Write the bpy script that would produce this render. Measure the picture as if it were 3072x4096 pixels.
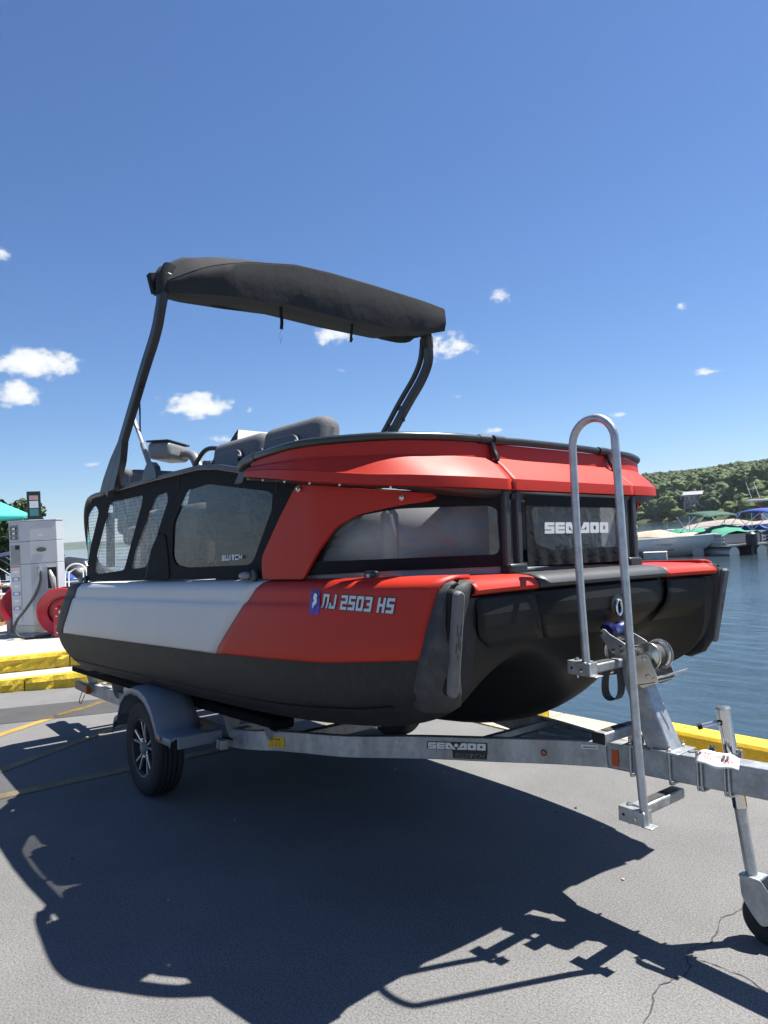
import bpy, bmesh, math, random
import numpy as np
from mathutils import Vector, Matrix, noise
from mathutils.geometry import tessellate_polygon
R_ = math.radians
random.seed(7); RNG = np.random.default_rng(7)
sc = bpy.context.scene
for o in list(bpy.data.objects): bpy.data.objects.remove(o)
COL = sc.collection
# The parking lot falls gently (2 degrees) towards the lake: everything standing on it is built in the
# lot's own frame and turned by TILT at the end; the lake, terrace and hills are level.
TILT = Matrix.Rotation(R_(-2.123), 4, 'X')

# ------------------------------------------------------------------ camera
cd = bpy.data.cameras.new('camera'); cam = bpy.data.objects.new('camera', cd); COL.objects.link(cam)
cd.sensor_fit = 'VERTICAL'; cd.sensor_height = 36.0; cd.lens = 24.97
cd.clip_start = 0.05; cd.clip_end = 12000
yaw, pit, rol = R_(141.224), R_(2.8617), R_(1.6197)
f_ = Vector((math.cos(yaw)*math.cos(pit), math.sin(yaw)*math.cos(pit), math.sin(pit)))
r_ = f_.cross(Vector((0, 0, 1))).normalized(); u_ = r_.cross(f_)
r2 = r_*math.cos(rol) - u_*math.sin(rol); u2 = r_*math.sin(rol) + u_*math.cos(rol)
M = Matrix((r2, u2, -f_)).transposed().to_4x4(); M.translation = (4.957, -2.953, 1.659)
cam.matrix_world = TILT @ M
sc.camera = cam
sc.render.resolution_x = 768; sc.render.resolution_y = 1024

# ------------------------------------------------------------------ sky, clouds, sun
SUN_EL, SUN_AZ = 63.4, 71.5
wd = bpy.data.worlds.new('World'); sc.world = wd; wd.use_nodes = True
nt = wd.node_tree; N = nt.nodes; LK = nt.links
bg = N['Background']
sky = N.new('ShaderNodeTexSky'); sky.sky_type = 'NISHITA'; sky.sun_disc = False
sky.sun_elevation = R_(SUN_EL); sky.sun_rotation = R_(90-SUN_AZ); sky.altitude = 200
sky.air_density = 1.0; sky.dust_density = 0.3; sky.ozone_density = 9.0
bg.inputs['Strength'].default_value = 0.058
wd.cycles.sampling_method = 'MANUAL'; wd.cycles.sample_map_resolution = 256
def wmath(op, a, b=None, c=None):
    n = N.new('ShaderNodeMath'); n.operation = op
    for i, v in enumerate((a, b, c)):
        if v is None: continue
        if isinstance(v, (int, float)): n.inputs[i].default_value = v
        else: LK.new(v, n.inputs[i])
    return n.outputs[0]
tc = N.new('ShaderNodeTexCoord')
def wdot(vec):
    n = N.new('ShaderNodeVectorMath'); n.operation = 'DOT_PRODUCT'
    LK.new(tc.outputs['Generated'], n.inputs[0]); n.inputs[1].default_value = vec
    return n.outputs['Value']
def wnoise(scale, detail, rough, stretch=1.6):
    mp = N.new('ShaderNodeMapping'); mp.inputs['Scale'].default_value = (1, 1, stretch)
    LK.new(tc.outputs['Generated'], mp.inputs['Vector'])
    n = N.new('ShaderNodeTexNoise'); n.inputs['Scale'].default_value = scale
    n.inputs['Detail'].default_value = detail; n.inputs['Roughness'].default_value = rough
    LK.new(mp.outputs[0], n.inputs['Vector']); return n.outputs['Fac']
cn = wnoise(36, 6, 0.52); cn2 = wnoise(120, 4, 0.5, 1.2)
# fair-weather cumulus puffs: azimuth, elevation, half width, half height (degrees), density
CL = [(166.76,13.45,2.9,1.35,1.15),(168.06,11.13,1.7,1.1,1.1),(168.7,20.6,.6,.7,.55),(155.7,10.5,2.9,1.15,1.15),
      (151.6,10.06,.55,.4,.5),(163.15,6.2,.8,.3,.6),(154.06,7.9,1.3,.5,.7),(144.6,15.6,2.0,1.05,.72),
      (135.3,14.0,2.4,1.5,.85),(130.86,17.5,1.25,.75,.7),(117.5,15.1,.6,.5,.55),(116.0,10.2,1.25,.32,.7),
      (122.05,7.8,1.1,.34,.65),(131.9,7.5,1.2,.34,.6),(143.9,12.96,.5,.3,.35),(134.8,10.4,.8,.3,.3)]
for k in range(11):                                   # the same fair-weather sky all the way round
    a = random.uniform(186, 460)
    if a-360 > 95: continue
    CL.append((a, random.uniform(5, 24), random.uniform(.8, 3.2), random.uniform(.35, 1.4), random.uniform(.5, 1.1)))
acc = None
for az, el, w, h, d in CL:
    w *= 1.22; h *= 1.25
    a, e = R_(az), R_(el)
    c = Vector((math.cos(a)*math.cos(e), math.sin(a)*math.cos(e), math.sin(e)))
    rr = Vector((-math.sin(a), math.cos(a), 0)); uu = c.cross(rr)*-1
    if uu.z < 0: uu = -uu
    x = wmath('MULTIPLY', wdot(rr), 1/math.sin(R_(w))); y = wmath('MULTIPLY', wdot(uu), 1/math.sin(R_(h)))
    y = wmath('SUBTRACT', y, math.sin(0)/1)
    y0 = c.dot(uu)/math.sin(R_(h)); y = wmath('SUBTRACT', y, y0)
    yb = wmath('MULTIPLY', wmath('MINIMUM', y, 0.0), 1.25); yt = wmath('MAXIMUM', y, 0.0)
    r2n = wmath('ADD', wmath('MULTIPLY', x, x), wmath('ADD', wmath('MULTIPLY', yb, yb), wmath('MULTIPLY', yt, yt)))
    front = wmath('GREATER_THAN', wdot(c), 0.5)
    m = wmath('MULTIPLY', wmath('MULTIPLY', wmath('SUBTRACT', 1.0, wmath('POWER', r2n, 0.6)), d), front)
    m = wmath('MAXIMUM', m, 0.0) if acc is None else m
    acc = m if acc is None else wmath('MAXIMUM', acc, m)
nz = wmath('ADD', wmath('MULTIPLY', wmath('SUBTRACT', cn, 0.5), 1.75), wmath('MULTIPLY', wmath('SUBTRACT', cn2, 0.5), .55))
dens = wmath('ADD', wmath('MULTIPLY', acc, 1.15), nz)
gate = wmath('MULTIPLY', acc, 6.0); 
mr = N.new('ShaderNodeMapRange'); mr.interpolation_type = 'SMOOTHSTEP'
mr.inputs['From Min'].default_value = 0.26; mr.inputs['From Max'].default_value = 0.80
LK.new(dens, mr.inputs['Value'])
gcl = N.new('ShaderNodeClamp'); LK.new(gate, gcl.inputs[0])
alpha = wmath('MULTIPLY', wmath('MULTIPLY', mr.outputs[0], gcl.outputs[0]), 0.95)
cr = N.new('ShaderNodeValToRGB'); cr.color_ramp.elements[0].position = 0.35; cr.color_ramp.elements[0].color = (4.6, 5.3, 6.3, 1)
cr.color_ramp.elements[1].position = 1.15 if False else 1.0; cr.color_ramp.elements[1].color = (7.6, 7.7, 7.8, 1)
LK.new(dens, cr.inputs[0])
hz = N.new('ShaderNodeMix'); hz.data_type = 'RGBA'
hs = N.new('ShaderNodeHueSaturation'); hs.inputs['Saturation'].default_value = 1.06; hs.inputs['Hue'].default_value = 0.503; LK.new(sky.outputs[0], hs.inputs['Color'])
LK.new(alpha, hz.inputs[0]); LK.new(hs.outputs[0], hz.inputs[6]); LK.new(cr.outputs[0], hz.inputs[7])
LK.new(hz.outputs[2], bg.inputs['Color'])
sd = bpy.data.lights.new('sun', 'SUN'); sun = bpy.data.objects.new('sun', sd); COL.objects.link(sun)
sd.energy = 5.0; sd.angle = R_(0.53); sd.color = (1.0, 0.955, 0.88)
sv = Vector((math.cos(R_(SUN_EL))*math.cos(R_(SUN_AZ)), math.cos(R_(SUN_EL))*math.sin(R_(SUN_AZ)), math.sin(R_(SUN_EL))))
sun.rotation_euler = sv.to_track_quat('Z', 'Y').to_euler(); sun.location = sv*50
vs = sc.view_settings; vs.view_transform = 'Standard'; vs.look = 'None'; vs.gamma = 1.0; vs.use_curve_mapping = False
vs.exposure = 1.25
sc.render.engine = 'CYCLES'
sc.cycles.max_bounces = 8; sc.cycles.transparent_max_bounces = 16

# ------------------------------------------------------------------ materials
MATS = {}
def mat(name, col, rough=0.5, metal=0.0, var=0.12, vscale=6.0, bump=0.0, bscale=80.0, spec=0.5, coat=0.0,
        speck=None, rvar=0.08, stretch=(1, 1, 1), col2=None, detail=5):
    if name in MATS: return MATS[name]
    m = bpy.data.materials.new(name); m.use_nodes = True; t = m.node_tree; n = t.nodes; l = t.links
    b = n['Principled BSDF']; b.inputs['Roughness'].default_value = rough; b.inputs['Metallic'].default_value = metal
    b.inputs['Specular IOR Level'].default_value = spec; b.inputs['Coat Weight'].default_value = coat
    co = n.new('ShaderNodeTexCoord'); mp = n.new('ShaderNodeMapping'); mp.inputs['Scale'].default_value = stretch
    l.new(co.outputs['Object'], mp.inputs[0])
    t1 = n.new('ShaderNodeTexNoise'); t1.inputs['Scale'].default_value = vscale; t1.inputs['Detail'].default_value = detail
    t1.inputs['Roughness'].default_value = 0.6; l.new(mp.outputs[0], t1.inputs['Vector'])
    rp = n.new('ShaderNodeValToRGB'); e = rp.color_ramp.elements
    c = Vector(col); c2 = Vector(col2) if col2 else c*(1+var)
    e[0].position = 0.3; e[1].position = 0.72
    e[0].color = (*(c*(1-var)), 1); e[1].color = (*c2, 1); l.new(t1.outputs['Fac'], rp.inputs[0])
    out = rp.outputs[0]
    if speck:
        sscale, amt, scol = speck
        t2 = n.new('ShaderNodeTexNoise'); t2.inputs['Scale'].default_value = sscale; t2.inputs['Detail'].default_value = 3
        t2.inputs['Roughness'].default_value = 0.7
        l.new(co.outputs['Object'], t2.inputs['Vector'])
        r2_ = n.new('ShaderNodeValToRGB'); r2_.color_ramp.elements[0].position = 0.55-amt*0.2; r2_.color_ramp.elements[1].position = 0.72
        r2_.color_ramp.elements[1].color = (amt, amt, amt, 1); l.new(t2.outputs['Fac'], r2_.inputs[0])
        mx = n.new('ShaderNodeMix'); mx.data_type = 'RGBA'; l.new(r2_.outputs[0], mx.inputs[0]); l.new(out, mx.inputs[6])
        mx.inputs[7].default_value = (*scol, 1); out = mx.outputs[2]
    l.new(out, b.inputs['Base Color'])
    mr = n.new('ShaderNodeMapRange'); mr.inputs['To Min'].default_value = max(0.02, rough-rvar); mr.inputs['To Max'].default_value = min(1, rough+rvar)
    l.new(t1.outputs['Fac'], mr.inputs[0]); l.new(mr.outputs[0], b.inputs['Roughness'])
    if bump > 0:
        t3 = n.new('ShaderNodeTexNoise'); t3.inputs['Scale'].default_value = bscale; t3.inputs['Detail'].default_value = 4
        l.new(mp.outputs[0], t3.inputs['Vector'])
        bp = n.new('ShaderNodeBump'); bp.inputs['Strength'].default_value = bump; bp.inputs['Distance'].default_value = 0.01
        l.new(t3.outputs['Fac'], bp.inputs['Height']); l.new(bp.outputs[0], b.inputs['Normal'])
    MATS[name] = m; return m
RED = mat('red_plastic', (0.42, 0.022, 0.010), 0.5, spec=.3, var=0.05, vscale=3, bump=0.06, bscale=400)
WHITE = mat('white_plastic', (0.54, 0.535, 0.52), 0.45, var=0.05, vscale=2.5, bump=0.05, bscale=300)
HGREY = mat('hull_grey_plastic', (0.0125, 0.0135, 0.0145), 0.6, spec=.35, var=0.25, vscale=5, bump=0.08, bscale=200, speck=(26, .35, (.045, .045, .045)), stretch=(.4, 1, 2.2))
CHAR = mat('charcoal_plastic', (0.036, 0.039, 0.043), 0.5, var=0.12, vscale=6, bump=0.08, bscale=300)
HBLACK = mat('black_hull_plastic', (0.0045, 0.005, 0.0055), 0.62, spec=.28, var=0.2, vscale=4, bump=0.05, bscale=200)
BUMPER = mat('bumper_rubber', (0.036, 0.038, 0.039), 0.65, spec=.35, var=0.2, vscale=9, bump=0.15, bscale=90, speck=(14, .4, (.10, .10, .098)))
BLACKM = mat('black_painted_metal', (0.022, 0.024, 0.026), 0.38, var=0.1)
CANVAS = mat('black_canvas', (0.0085, 0.010, 0.0125), 0.85, var=0.18, vscale=12, bump=0.5, bscale=26, spec=0.25)
COVERM = mat('bimini_canvas', (0.028, 0.029, 0.031), 0.85, var=0.15, vscale=5, bump=0.3, bscale=22, spec=0.25, stretch=(1, .8, .6))
RAILM = mat('dark_rail_metal', (0.035, 0.043, 0.042), 0.3, metal=0.35, var=0.1)
GALV = mat('galvanised_steel', (0.36, 0.38, 0.40), 0.45, metal=0.55, var=0.28, vscale=14, bump=0.1, bscale=60, speck=(45, .5, (.20, .21, .22)), rvar=.12)
GALVL = mat('galvanised_tube', (0.44, 0.46, 0.47), 0.38, metal=0.65, var=0.2, vscale=20, bump=0.06, bscale=90, speck=(60, .4, (.28, .28, .28)))
GALVW = mat('weathered_galvanised_rail', (0.40, 0.41, 0.41), 0.5, metal=0.4, var=0.35, vscale=5, bump=0.1, bscale=60, speck=(24, .5, (.20, .20, .19)), stretch=(1.5, 1.5, .35), rvar=.12)
ZINC = mat('zinc_plated', (0.62, 0.60, 0.54), 0.25, metal=0.95, var=0.12, vscale=15)
CHROME = mat('chrome_plated', (0.72, 0.72, 0.72), 0.1, metal=1.0, var=0.08, rvar=.05)
ALU = mat('aluminium', (0.62, 0.63, 0.64), 0.3, metal=0.9, var=0.1)
RUBBER = mat('tyre_rubber', (0.014, 0.014, 0.015), 0.75, var=0.3, vscale=14, bump=0.1, bscale=60)
FENDM = mat('grey_fender_plastic', (0.19, 0.21, 0.245), 0.42, var=0.1, vscale=4)
CARPET = mat('bunk_carpet', (0.006, 0.006, 0.007), 0.95, var=0.3, bump=0.6, bscale=200, spec=.1)
SEATM = mat('grey_seat_fabric', (0.13, 0.135, 0.145), 0.85, var=0.15, vscale=60, bump=0.4, bscale=150, spec=.2)
SEATS = mat('seat_shell_plastic', (0.065, 0.068, 0.074), 0.5, var=0.1)
PODM = mat('grey_helm_plastic', (0.17, 0.175, 0.18), 0.42, var=0.1)
DECK = mat('grey_deck_mat', (0.40, 0.41, 0.42), 0.7, var=0.12, bump=.2, bscale=120)
INNER = mat('pale_inner_panel', (0.24, 0.25, 0.27), 0.5, var=0.12, vscale=2)
BLUER = mat('blue_roller_urethane', (0.006, 0.011, 0.075), 0.28, var=0.15, coat=.3)
SILVER = mat('silver_decal', (0.50, 0.51, 0.52), 0.35, metal=.3, var=0.05)
LGREY = mat('grey_print', (0.62, 0.63, 0.64), 0.6, var=0.05)
DGREY = mat('dark_grey_print', (0.12, 0.12, 0.125), 0.5, var=0.05)
BLACK = mat('black_decal', (0.012, 0.012, 0.013), 0.4, var=0.05)
WDECAL = mat('white_decal', (0.75, 0.75, 0.75), 0.4, var=0.03)
PURPLE = mat('purple_decal', (0.075, 0.035, 0.33), 0.4, var=0.05)
YDECAL = mat('yellow_decal', (0.68, 0.40, 0.01), 0.4, var=0.06)
AMBER = mat('amber_reflector', (0.50, 0.075, 0.008), 0.2, var=0.1, coat=.5)
ORANGE = mat('orange_reflector', (0.55, 0.085, 0.01), 0.35, var=0.08, bump=.3, bscale=300)
PAPER = mat('white_paper', (0.80, 0.78, 0.76), 0.6, var=0.04)
INK = mat('red_ink', (0.45, 0.06, 0.05), 0.6, var=.1)
STRAPM = mat('grey_strap_webbing', (0.055, 0.057, 0.06), 0.8, var=.2, bump=.5, bscale=220)
GRIP = mat('grip_tape', (0.05, 0.05, 0.05), 0.9, var=.35, vscale=120, bump=.6, bscale=300)
def vinyl(name, tint=.86, haze=.06, dots=False, wrinkle=.25, wsc=9.0, hazecol=(.5, .52, .54), gloss=.06):
    m = bpy.data.materials.new(name); m.use_nodes = True; t = m.node_tree; n = t.nodes; l = t.links
    n.remove(n['Principled BSDF']); out = n['Material Output']
    tr = n.new('ShaderNodeBsdfTransparent'); tr.inputs[0].default_value = (tint, tint, tint*1.01, 1)
    gl = n.new('ShaderNodeBsdfGlossy'); gl.inputs['Roughness'].default_value = gloss
    df = n.new('ShaderNodeBsdfDiffuse'); df.inputs[0].default_value = (*hazecol, 1)
    co = n.new('ShaderNodeTexCoord')
    nz = n.new('ShaderNodeTexNoise'); nz.inputs['Scale'].default_value = wsc; nz.inputs['Detail'].default_value = 2; nz.inputs['Distortion'].default_value = 1.2
    l.new(co.outputs['Object'], nz.inputs['Vector'])
    bp = n.new('ShaderNodeBump'); bp.inputs['Strength'].default_value = wrinkle; bp.inputs['Distance'].default_value = .03
    l.new(nz.outputs[0], bp.inputs['Height']); l.new(bp.outputs[0], gl.inputs['Normal'])
    lw = n.new('ShaderNodeFresnel'); lw.inputs['IOR'].default_value = 1.5; l.new(bp.outputs[0], lw.inputs['Normal'])
    m1 = n.new('ShaderNodeMixShader'); m1.inputs[0].default_value = haze; l.new(tr.outputs[0], m1.inputs[1]); l.new(df.outputs[0], m1.inputs[2])
    base = m1.outputs[0]
    if dots:
        sp = n.new('ShaderNodeSeparateXYZ'); l.new(co.outputs['Object'], sp.inputs[0])
        cb = n.new('ShaderNodeCombineXYZ'); l.new(sp.outputs[0], cb.inputs[0]); l.new(sp.outputs[2], cb.inputs[1])
        vo = n.new('ShaderNodeTexVoronoi'); vo.voronoi_dimensions = '2D'; vo.inputs['Scale'].default_value = 40; vo.inputs['Randomness'].default_value = 0
        l.new(cb.outputs[0], vo.inputs['Vector'])
        lt = n.new('ShaderNodeMath'); lt.operation = 'LESS_THAN'; lt.inputs[1].default_value = .27; l.new(vo.outputs['Distance'], lt.inputs[0])
        mu = n.new('ShaderNodeMath'); mu.operation = 'MULTIPLY'; mu.inputs[1].default_value = .55; l.new(lt.outputs[0], mu.inputs[0])
        dk = n.new('ShaderNodeBsdfDiffuse'); dk.inputs[0].default_value = (.02, .02, .022, 1)
        m3 = n.new('ShaderNodeMixShader'); l.new(mu.outputs[0], m3.inputs[0]); l.new(base, m3.inputs[1]); l.new(dk.outputs[0], m3.inputs[2]); base = m3.outputs[0]
    m2 = n.new('ShaderNodeMixShader'); l.new(lw.outputs[0], m2.inputs[0]); l.new(base, m2.inputs[1]); l.new(gl.outputs[0], m2.inputs[2])
    l.new(m2.outputs[0], out.inputs['Surface']); return m
VINYL = vinyl('clear_vinyl', .86, .02, wrinkle=1.0, wsc=5, gloss=.02)
VDOT = vinyl('tinted_dotted_vinyl', .34, .05, True, .12, hazecol=(.10, .105, .12))
VDOTL = vinyl('light_dotted_vinyl', .82, .10, True, .4, hazecol=(.5, .52, .54))
ACRYL = vinyl('acrylic_windscreen', .82, .05, wrinkle=0.0)

# ------------------------------------------------------------------ mesh helpers
BASE = {}
LOT = []
def thing(name, label, cat, base=(0, 0, 0), group=None, lot=True):
    o = bpy.data.objects.new(name, None); COL.objects.link(o); o.location = base; o.empty_display_size = .2
    o['label'] = label; o['category'] = cat
    if group: o['group'] = group
    BASE[o.name] = Vector(base)
    if lot: LOT.append(o)
    return o
def tag(o, label=None, cat=None, group=None, kind=None, lot=False):
    if label: o['label'] = label
    if cat: o['category'] = cat
    if group: o['group'] = group
    if kind: o['kind'] = kind
    if lot: LOT.append(o)
    return o
class MB:
    def __init__(s): s.v = []; s.f = []
    def add(s, vs, fs):
        k = len(s.v); s.v += [tuple(p) for p in vs]; s.f += [tuple(i+k for i in f) for f in fs]; return s
    def box(s, c, d, rot=None):
        c = Vector(c); h = Vector(d)/2
        vs = [Vector((x*h.x, y*h.y, z*h.z)) for x in (-1, 1) for y in (-1, 1) for z in (-1, 1)]
        if rot is not None:
            rm = rot if isinstance(rot, Matrix) else Matrix.Rotation(rot, 3, 'Z'); vs = [rm @ p for p in vs]
        return s.add([c+p for p in vs], [(0, 1, 3, 2), (4, 6, 7, 5), (0, 4, 5, 1), (2, 3, 7, 6), (0, 2, 6, 4), (1, 5, 7, 3)])
    def tube(s, path, r, n=10, closed=False, cap=True):
        P = [Vector(p) for p in path]; m = len(P); R = r if isinstance(r, (list, tuple)) else [r]*m
        T = []
        for i in range(m):
            a = P[(i-1) % m] if closed or i > 0 else P[i]; b = P[(i+1) % m] if closed or i < m-1 else P[i]
            T.append((b-a).normalized())
        u = T[0].orthogonal().normalized(); vs = []
        for i in range(m):
            if i: u = (u - T[i]*u.dot(T[i])).normalized()
            w = T[i].cross(u)
            vs += [P[i]+(u*math.cos(2*math.pi*k/n)+w*math.sin(2*math.pi*k/n))*R[i] for k in range(n)]
        fs = []
        for i in range(m if closed else m-1):
            a = i*n; b = ((i+1) % m)*n
            fs += [(a+k, a+(k+1) % n, b+(k+1) % n, b+k) for k in range(n)]
        if cap and not closed: fs += [tuple(range(n-1, -1, -1)), tuple((m-1)*n+k for k in range(n))]
        return s.add(vs, fs)
    def sweep(s, path, sec, up=(0, 0, 1), cap=True, closed=True):
        """sec: list of (side, up) offsets; side = tangent x up"""
        P = [Vector(p) for p in path]; n = len(sec); U = Vector(up); vs = []
        for i, p in enumerate(P):
            a = P[max(i-1, 0)]; b = P[min(i+1, len(P)-1)]; t = (b-a).normalized()
            sd_ = t.cross(U).normalized(); w = sd_.cross(t).normalized()
            k = 1.0
            if 0 < i < len(P)-1:
                k = 1/max(.5, (P[i]-P[i-1]).normalized().dot(t))
            vs += [p+sd_*q[0]*k+w*q[1] for q in sec]
        fs = []
        for i in range(len(P)-1):
            a = i*n; b = a+n
            for k in range(n if closed else n-1): fs.append((a+k, a+(k+1) % n, b+(k+1) % n, b+k))
        if cap and closed: fs += [tuple(range(n-1, -1, -1)), tuple((len(P)-1)*n+k for k in range(n))]
        return s.add(vs, fs)
    def grid(s, rows, close=False):
        m = len(rows[0]); vs = [p for r in rows for p in r]; fs = []
        for i in range(len(rows)-1):
            for j in range(m if close else m-1):
                fs.append((i*m+j, i*m+(j+1) % m, (i+1)*m+(j+1) % m, (i+1)*m+j))
        return s.add(vs, fs)
    def lathe(s, prof, c, axis=(0, 1, 0), n=32, cap=False):
        A = Vector(axis).normalized(); u = A.orthogonal().normalized(); w = A.cross(u); c = Vector(c)
        rows = [[c+A*h+(u*math.cos(2*math.pi*k/n)+w*math.sin(2*math.pi*k/n))*r for k in range(n)] for r, h in prof]
        k0 = len(s.v); s.grid(rows, True)
        if cap:
            s.f.append(tuple(k0+k for k in range(n))[::-1]); s.f.append(tuple(k0+(len(prof)-1)*n+k for k in range(n)))
        return s
    def poly(s, outer, holes=(), mp=None, th=None, cuts=(), cuts2=()):
        """flat polygon with holes in (a,b), cut along a, mapped to 3D; th = thickness vector function or None"""
        loops = [[Vector((p[0], p[1], 0)) for p in L] for L in [outer]+list(holes)]
        tri = tessellate_polygon(loops); pts = [p for L in loops for p in L]
        bm = bmesh.new(); bv = [bm.verts.new(p) for p in pts]
        for t in tri:
            try: bm.faces.new([bv[i] for i in t])
            except ValueError: pass
        for c in cuts:
            bmesh.ops.bisect_plane(bm, geom=bm.verts[:]+bm.edges[:]+bm.faces[:], plane_co=(c, 0, 0), plane_no=(1, 0, 0))
        for c in cuts2:
            bmesh.ops.bisect_plane(bm, geom=bm.verts[:]+bm.edges[:]+bm.faces[:], plane_co=(0, c, 0), plane_no=(0, 1, 0))
        bmesh.ops.recalc_face_normals(bm, faces=bm.faces[:])
        bm.verts.ensure_lookup_table(); bm.verts.index_update()
        V0 = [mp(v.co.x, v.co.y) for v in bm.verts]
        F0 = [tuple(v.index for v in f.verts) for f in bm.faces]
        if th:
            V1 = [Vector(mp(v.co.x, v.co.y))+Vector(th) for v in bm.verts]; n = len(V0)
            F1 = [tuple(i+n for i in reversed(f)) for f in F0]
            E1 = [(e.verts[0].index, e.verts[1].index) for e in bm.edges if len(e.link_faces) == 1]
            s.add(V0+V1, F0+F1+[(a, b, b+n, a+n) for a, b in E1])
        else: s.add(V0, F0)
        bm.free(); return s
    def build(s, name, m, parent=None, smooth=35, bevel=0, sub=0, solid=0, base=None, fix=True, bseg=2, offset=-1):
        me = bpy.data.meshes.new(name); b = Vector((0, 0, 0))
        if parent is not None: b = BASE[parent.name]
        elif base is not None: b = Vector(base)
        me.from_pydata([tuple(Vector(p)-b) for p in s.v], [], s.f); me.validate()
        if fix:
            bm = bmesh.new(); bm.from_mesh(me); bmesh.ops.remove_doubles(bm, verts=bm.verts[:], dist=1e-5)
            bmesh.ops.recalc_face_normals(bm, faces=bm.faces[:]); bm.to_mesh(me); bm.free()
        if smooth:
            me.polygons.foreach_set('use_smooth', [True]*len(me.polygons))
            if not sub: me.set_sharp_from_angle(angle=R_(smooth))
        me.materials.append(m); o = bpy.data.objects.new(name, me); COL.objects.link(o)
        if parent is not None: o.parent = parent
        else: o.location = b
        BASE[o.name] = b
        if sub: md = o.modifiers.new('s', 'SUBSURF'); md.levels = sub; md.render_levels = sub; md.boundary_smooth = 'PRESERVE_CORNERS'
        if solid: md = o.modifiers.new('t', 'SOLIDIFY'); md.thickness = solid; md.offset = offset
        if bevel: md = o.modifiers.new('b', 'BEVEL'); md.width = bevel; md.segments = bseg; md.limit_method = 'ANGLE'; md.angle_limit = R_(40)
        return o
def lerp(a, b, t): return a+(b-a)*t
def interp(x, tab): return float(np.interp(x, [p[0] for p in tab], [p[1] for p in tab]))
def smoothpath(pts, k=6, closed=False):
    P = [Vector(p) for p in pts]; n = len(P); out = []
    for i in range(n if closed else n-1):
        p0 = P[(i-1) % n] if closed or i else P[0]; p1 = P[i]; p2 = P[(i+1) % n]; p3 = P[(i+2) % n] if closed or i+2 < n else P[-1]
        for j in range(k):
            t = j/k; out.append(0.5*((2*p1)+(p2-p0)*t+(2*p0-5*p1+4*p2-p3)*t*t+(3*p1-p0-3*p2+p3)*t*t*t))
    if not closed: out.append(P[-1])
    return out
def roundpoly(pts, r, seg=4):
    out = []; n = len(pts); P = [Vector((p[0], p[1])) for p in pts]
    R = r if isinstance(r, (list, tuple)) else [r]*n
    for i in range(n):
        a, b, c = P[i-1], P[i], P[(i+1) % n]; d1 = (a-b); d2 = (c-b)
        k = min(R[i], d1.length*.45, d2.length*.45)
        if k < 1e-4: out.append(tuple(b)); continue
        p = b+d1.normalized()*k; q = b+d2.normalized()*k
        for j in range(seg+1):
            t = j/seg; out.append(tuple(p*(1-t)**2+b*2*t*(1-t)+q*t*t))
    return out
SEG = {'S': 'XXX X.. XXX ..X XXX', 'E': 'XXX X.. XXX X.. XXX', 'O': 'XXX X.X X.X X.X XXX', '0': 'XXX X.X X.X X.X XXX', '2': 'XXX ..X XXX X.. XXX',
       '5': 'XXX X.. XXX ..X XXX', '3': 'XXX ..X .XX ..X XXX', 'N': 'XXX X.X X.X X.X X.X', 'J': '..X ..X ..X X.X XXX', 'H': 'X.X X.X XXX X.X X.X',
       'W': 'X.X.X X.X.X X.X.X X.X.X XXXXX', 'I': 'X X X X X', 'T': 'XXX .X. .X. .X. .X.', 'C': 'XXX X.. X.. X.. XXX', 'L': 'X.. X.. X.. X.. XXX', 'F': 'XXX X.. XXX X.. X..',
       'R': 'XXX X.X XX. X.X X.X', 'A': 'XXX X.X XXX X.X X.X', 'Y': 'X.X X.X .X. .X. .X.', 'B': 'XX. X.X XX. X.X XX.', 'P': 'XXX X.X XXX X.. X..', 'D': 'XX. X.X X.X X.X XX.', '9': 'XXX X.X XXX ..X XXX', '1': 'X X X X X'}
def lettering(mb, text, mp, w, h, t, gap, shear=0.0, grow=0.0):
    """block capitals as butted quads; mp(a,b)->3D; returns the length"""
    x = 0.0
    for ch in text:
        if ch == ' ': x += w*.6; continue
        if ch == '-': x += gap; continue
        rows = SEG[ch].split(); nc = len(rows[0]); ww = {1: t, 3: w, 5: w*1.45}[nc]
        if nc == 1: xs = [0, t]
        elif nc == 3: xs = [0, t, ww-t, ww]
        else: xs = [0, t, ww/2-t/2, ww/2+t/2, ww-t, ww]
        hh = (h-3*t)/2; ys = [h, h-t, h-t-hh, h-2*t-hh, t, 0]
        for i, rw in enumerate(rows):
            for j, c in enumerate(rw):
                if c == 'X':
                    q = [(xs[j], ys[i+1]), (xs[j+1], ys[i+1]), (xs[j+1], ys[i]), (xs[j], ys[i])]
                    if grow:
                        q = [(xs[j]-grow, ys[i+1]-grow), (xs[j+1]+grow, ys[i+1]-grow), (xs[j+1]+grow, ys[i]+grow), (xs[j]-grow, ys[i]+grow)]
                    mb.add([mp(x+a+b*shear, b) for a, b in q], [(0, 1, 2, 3)])
        x += ww+gap
    return x
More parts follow.
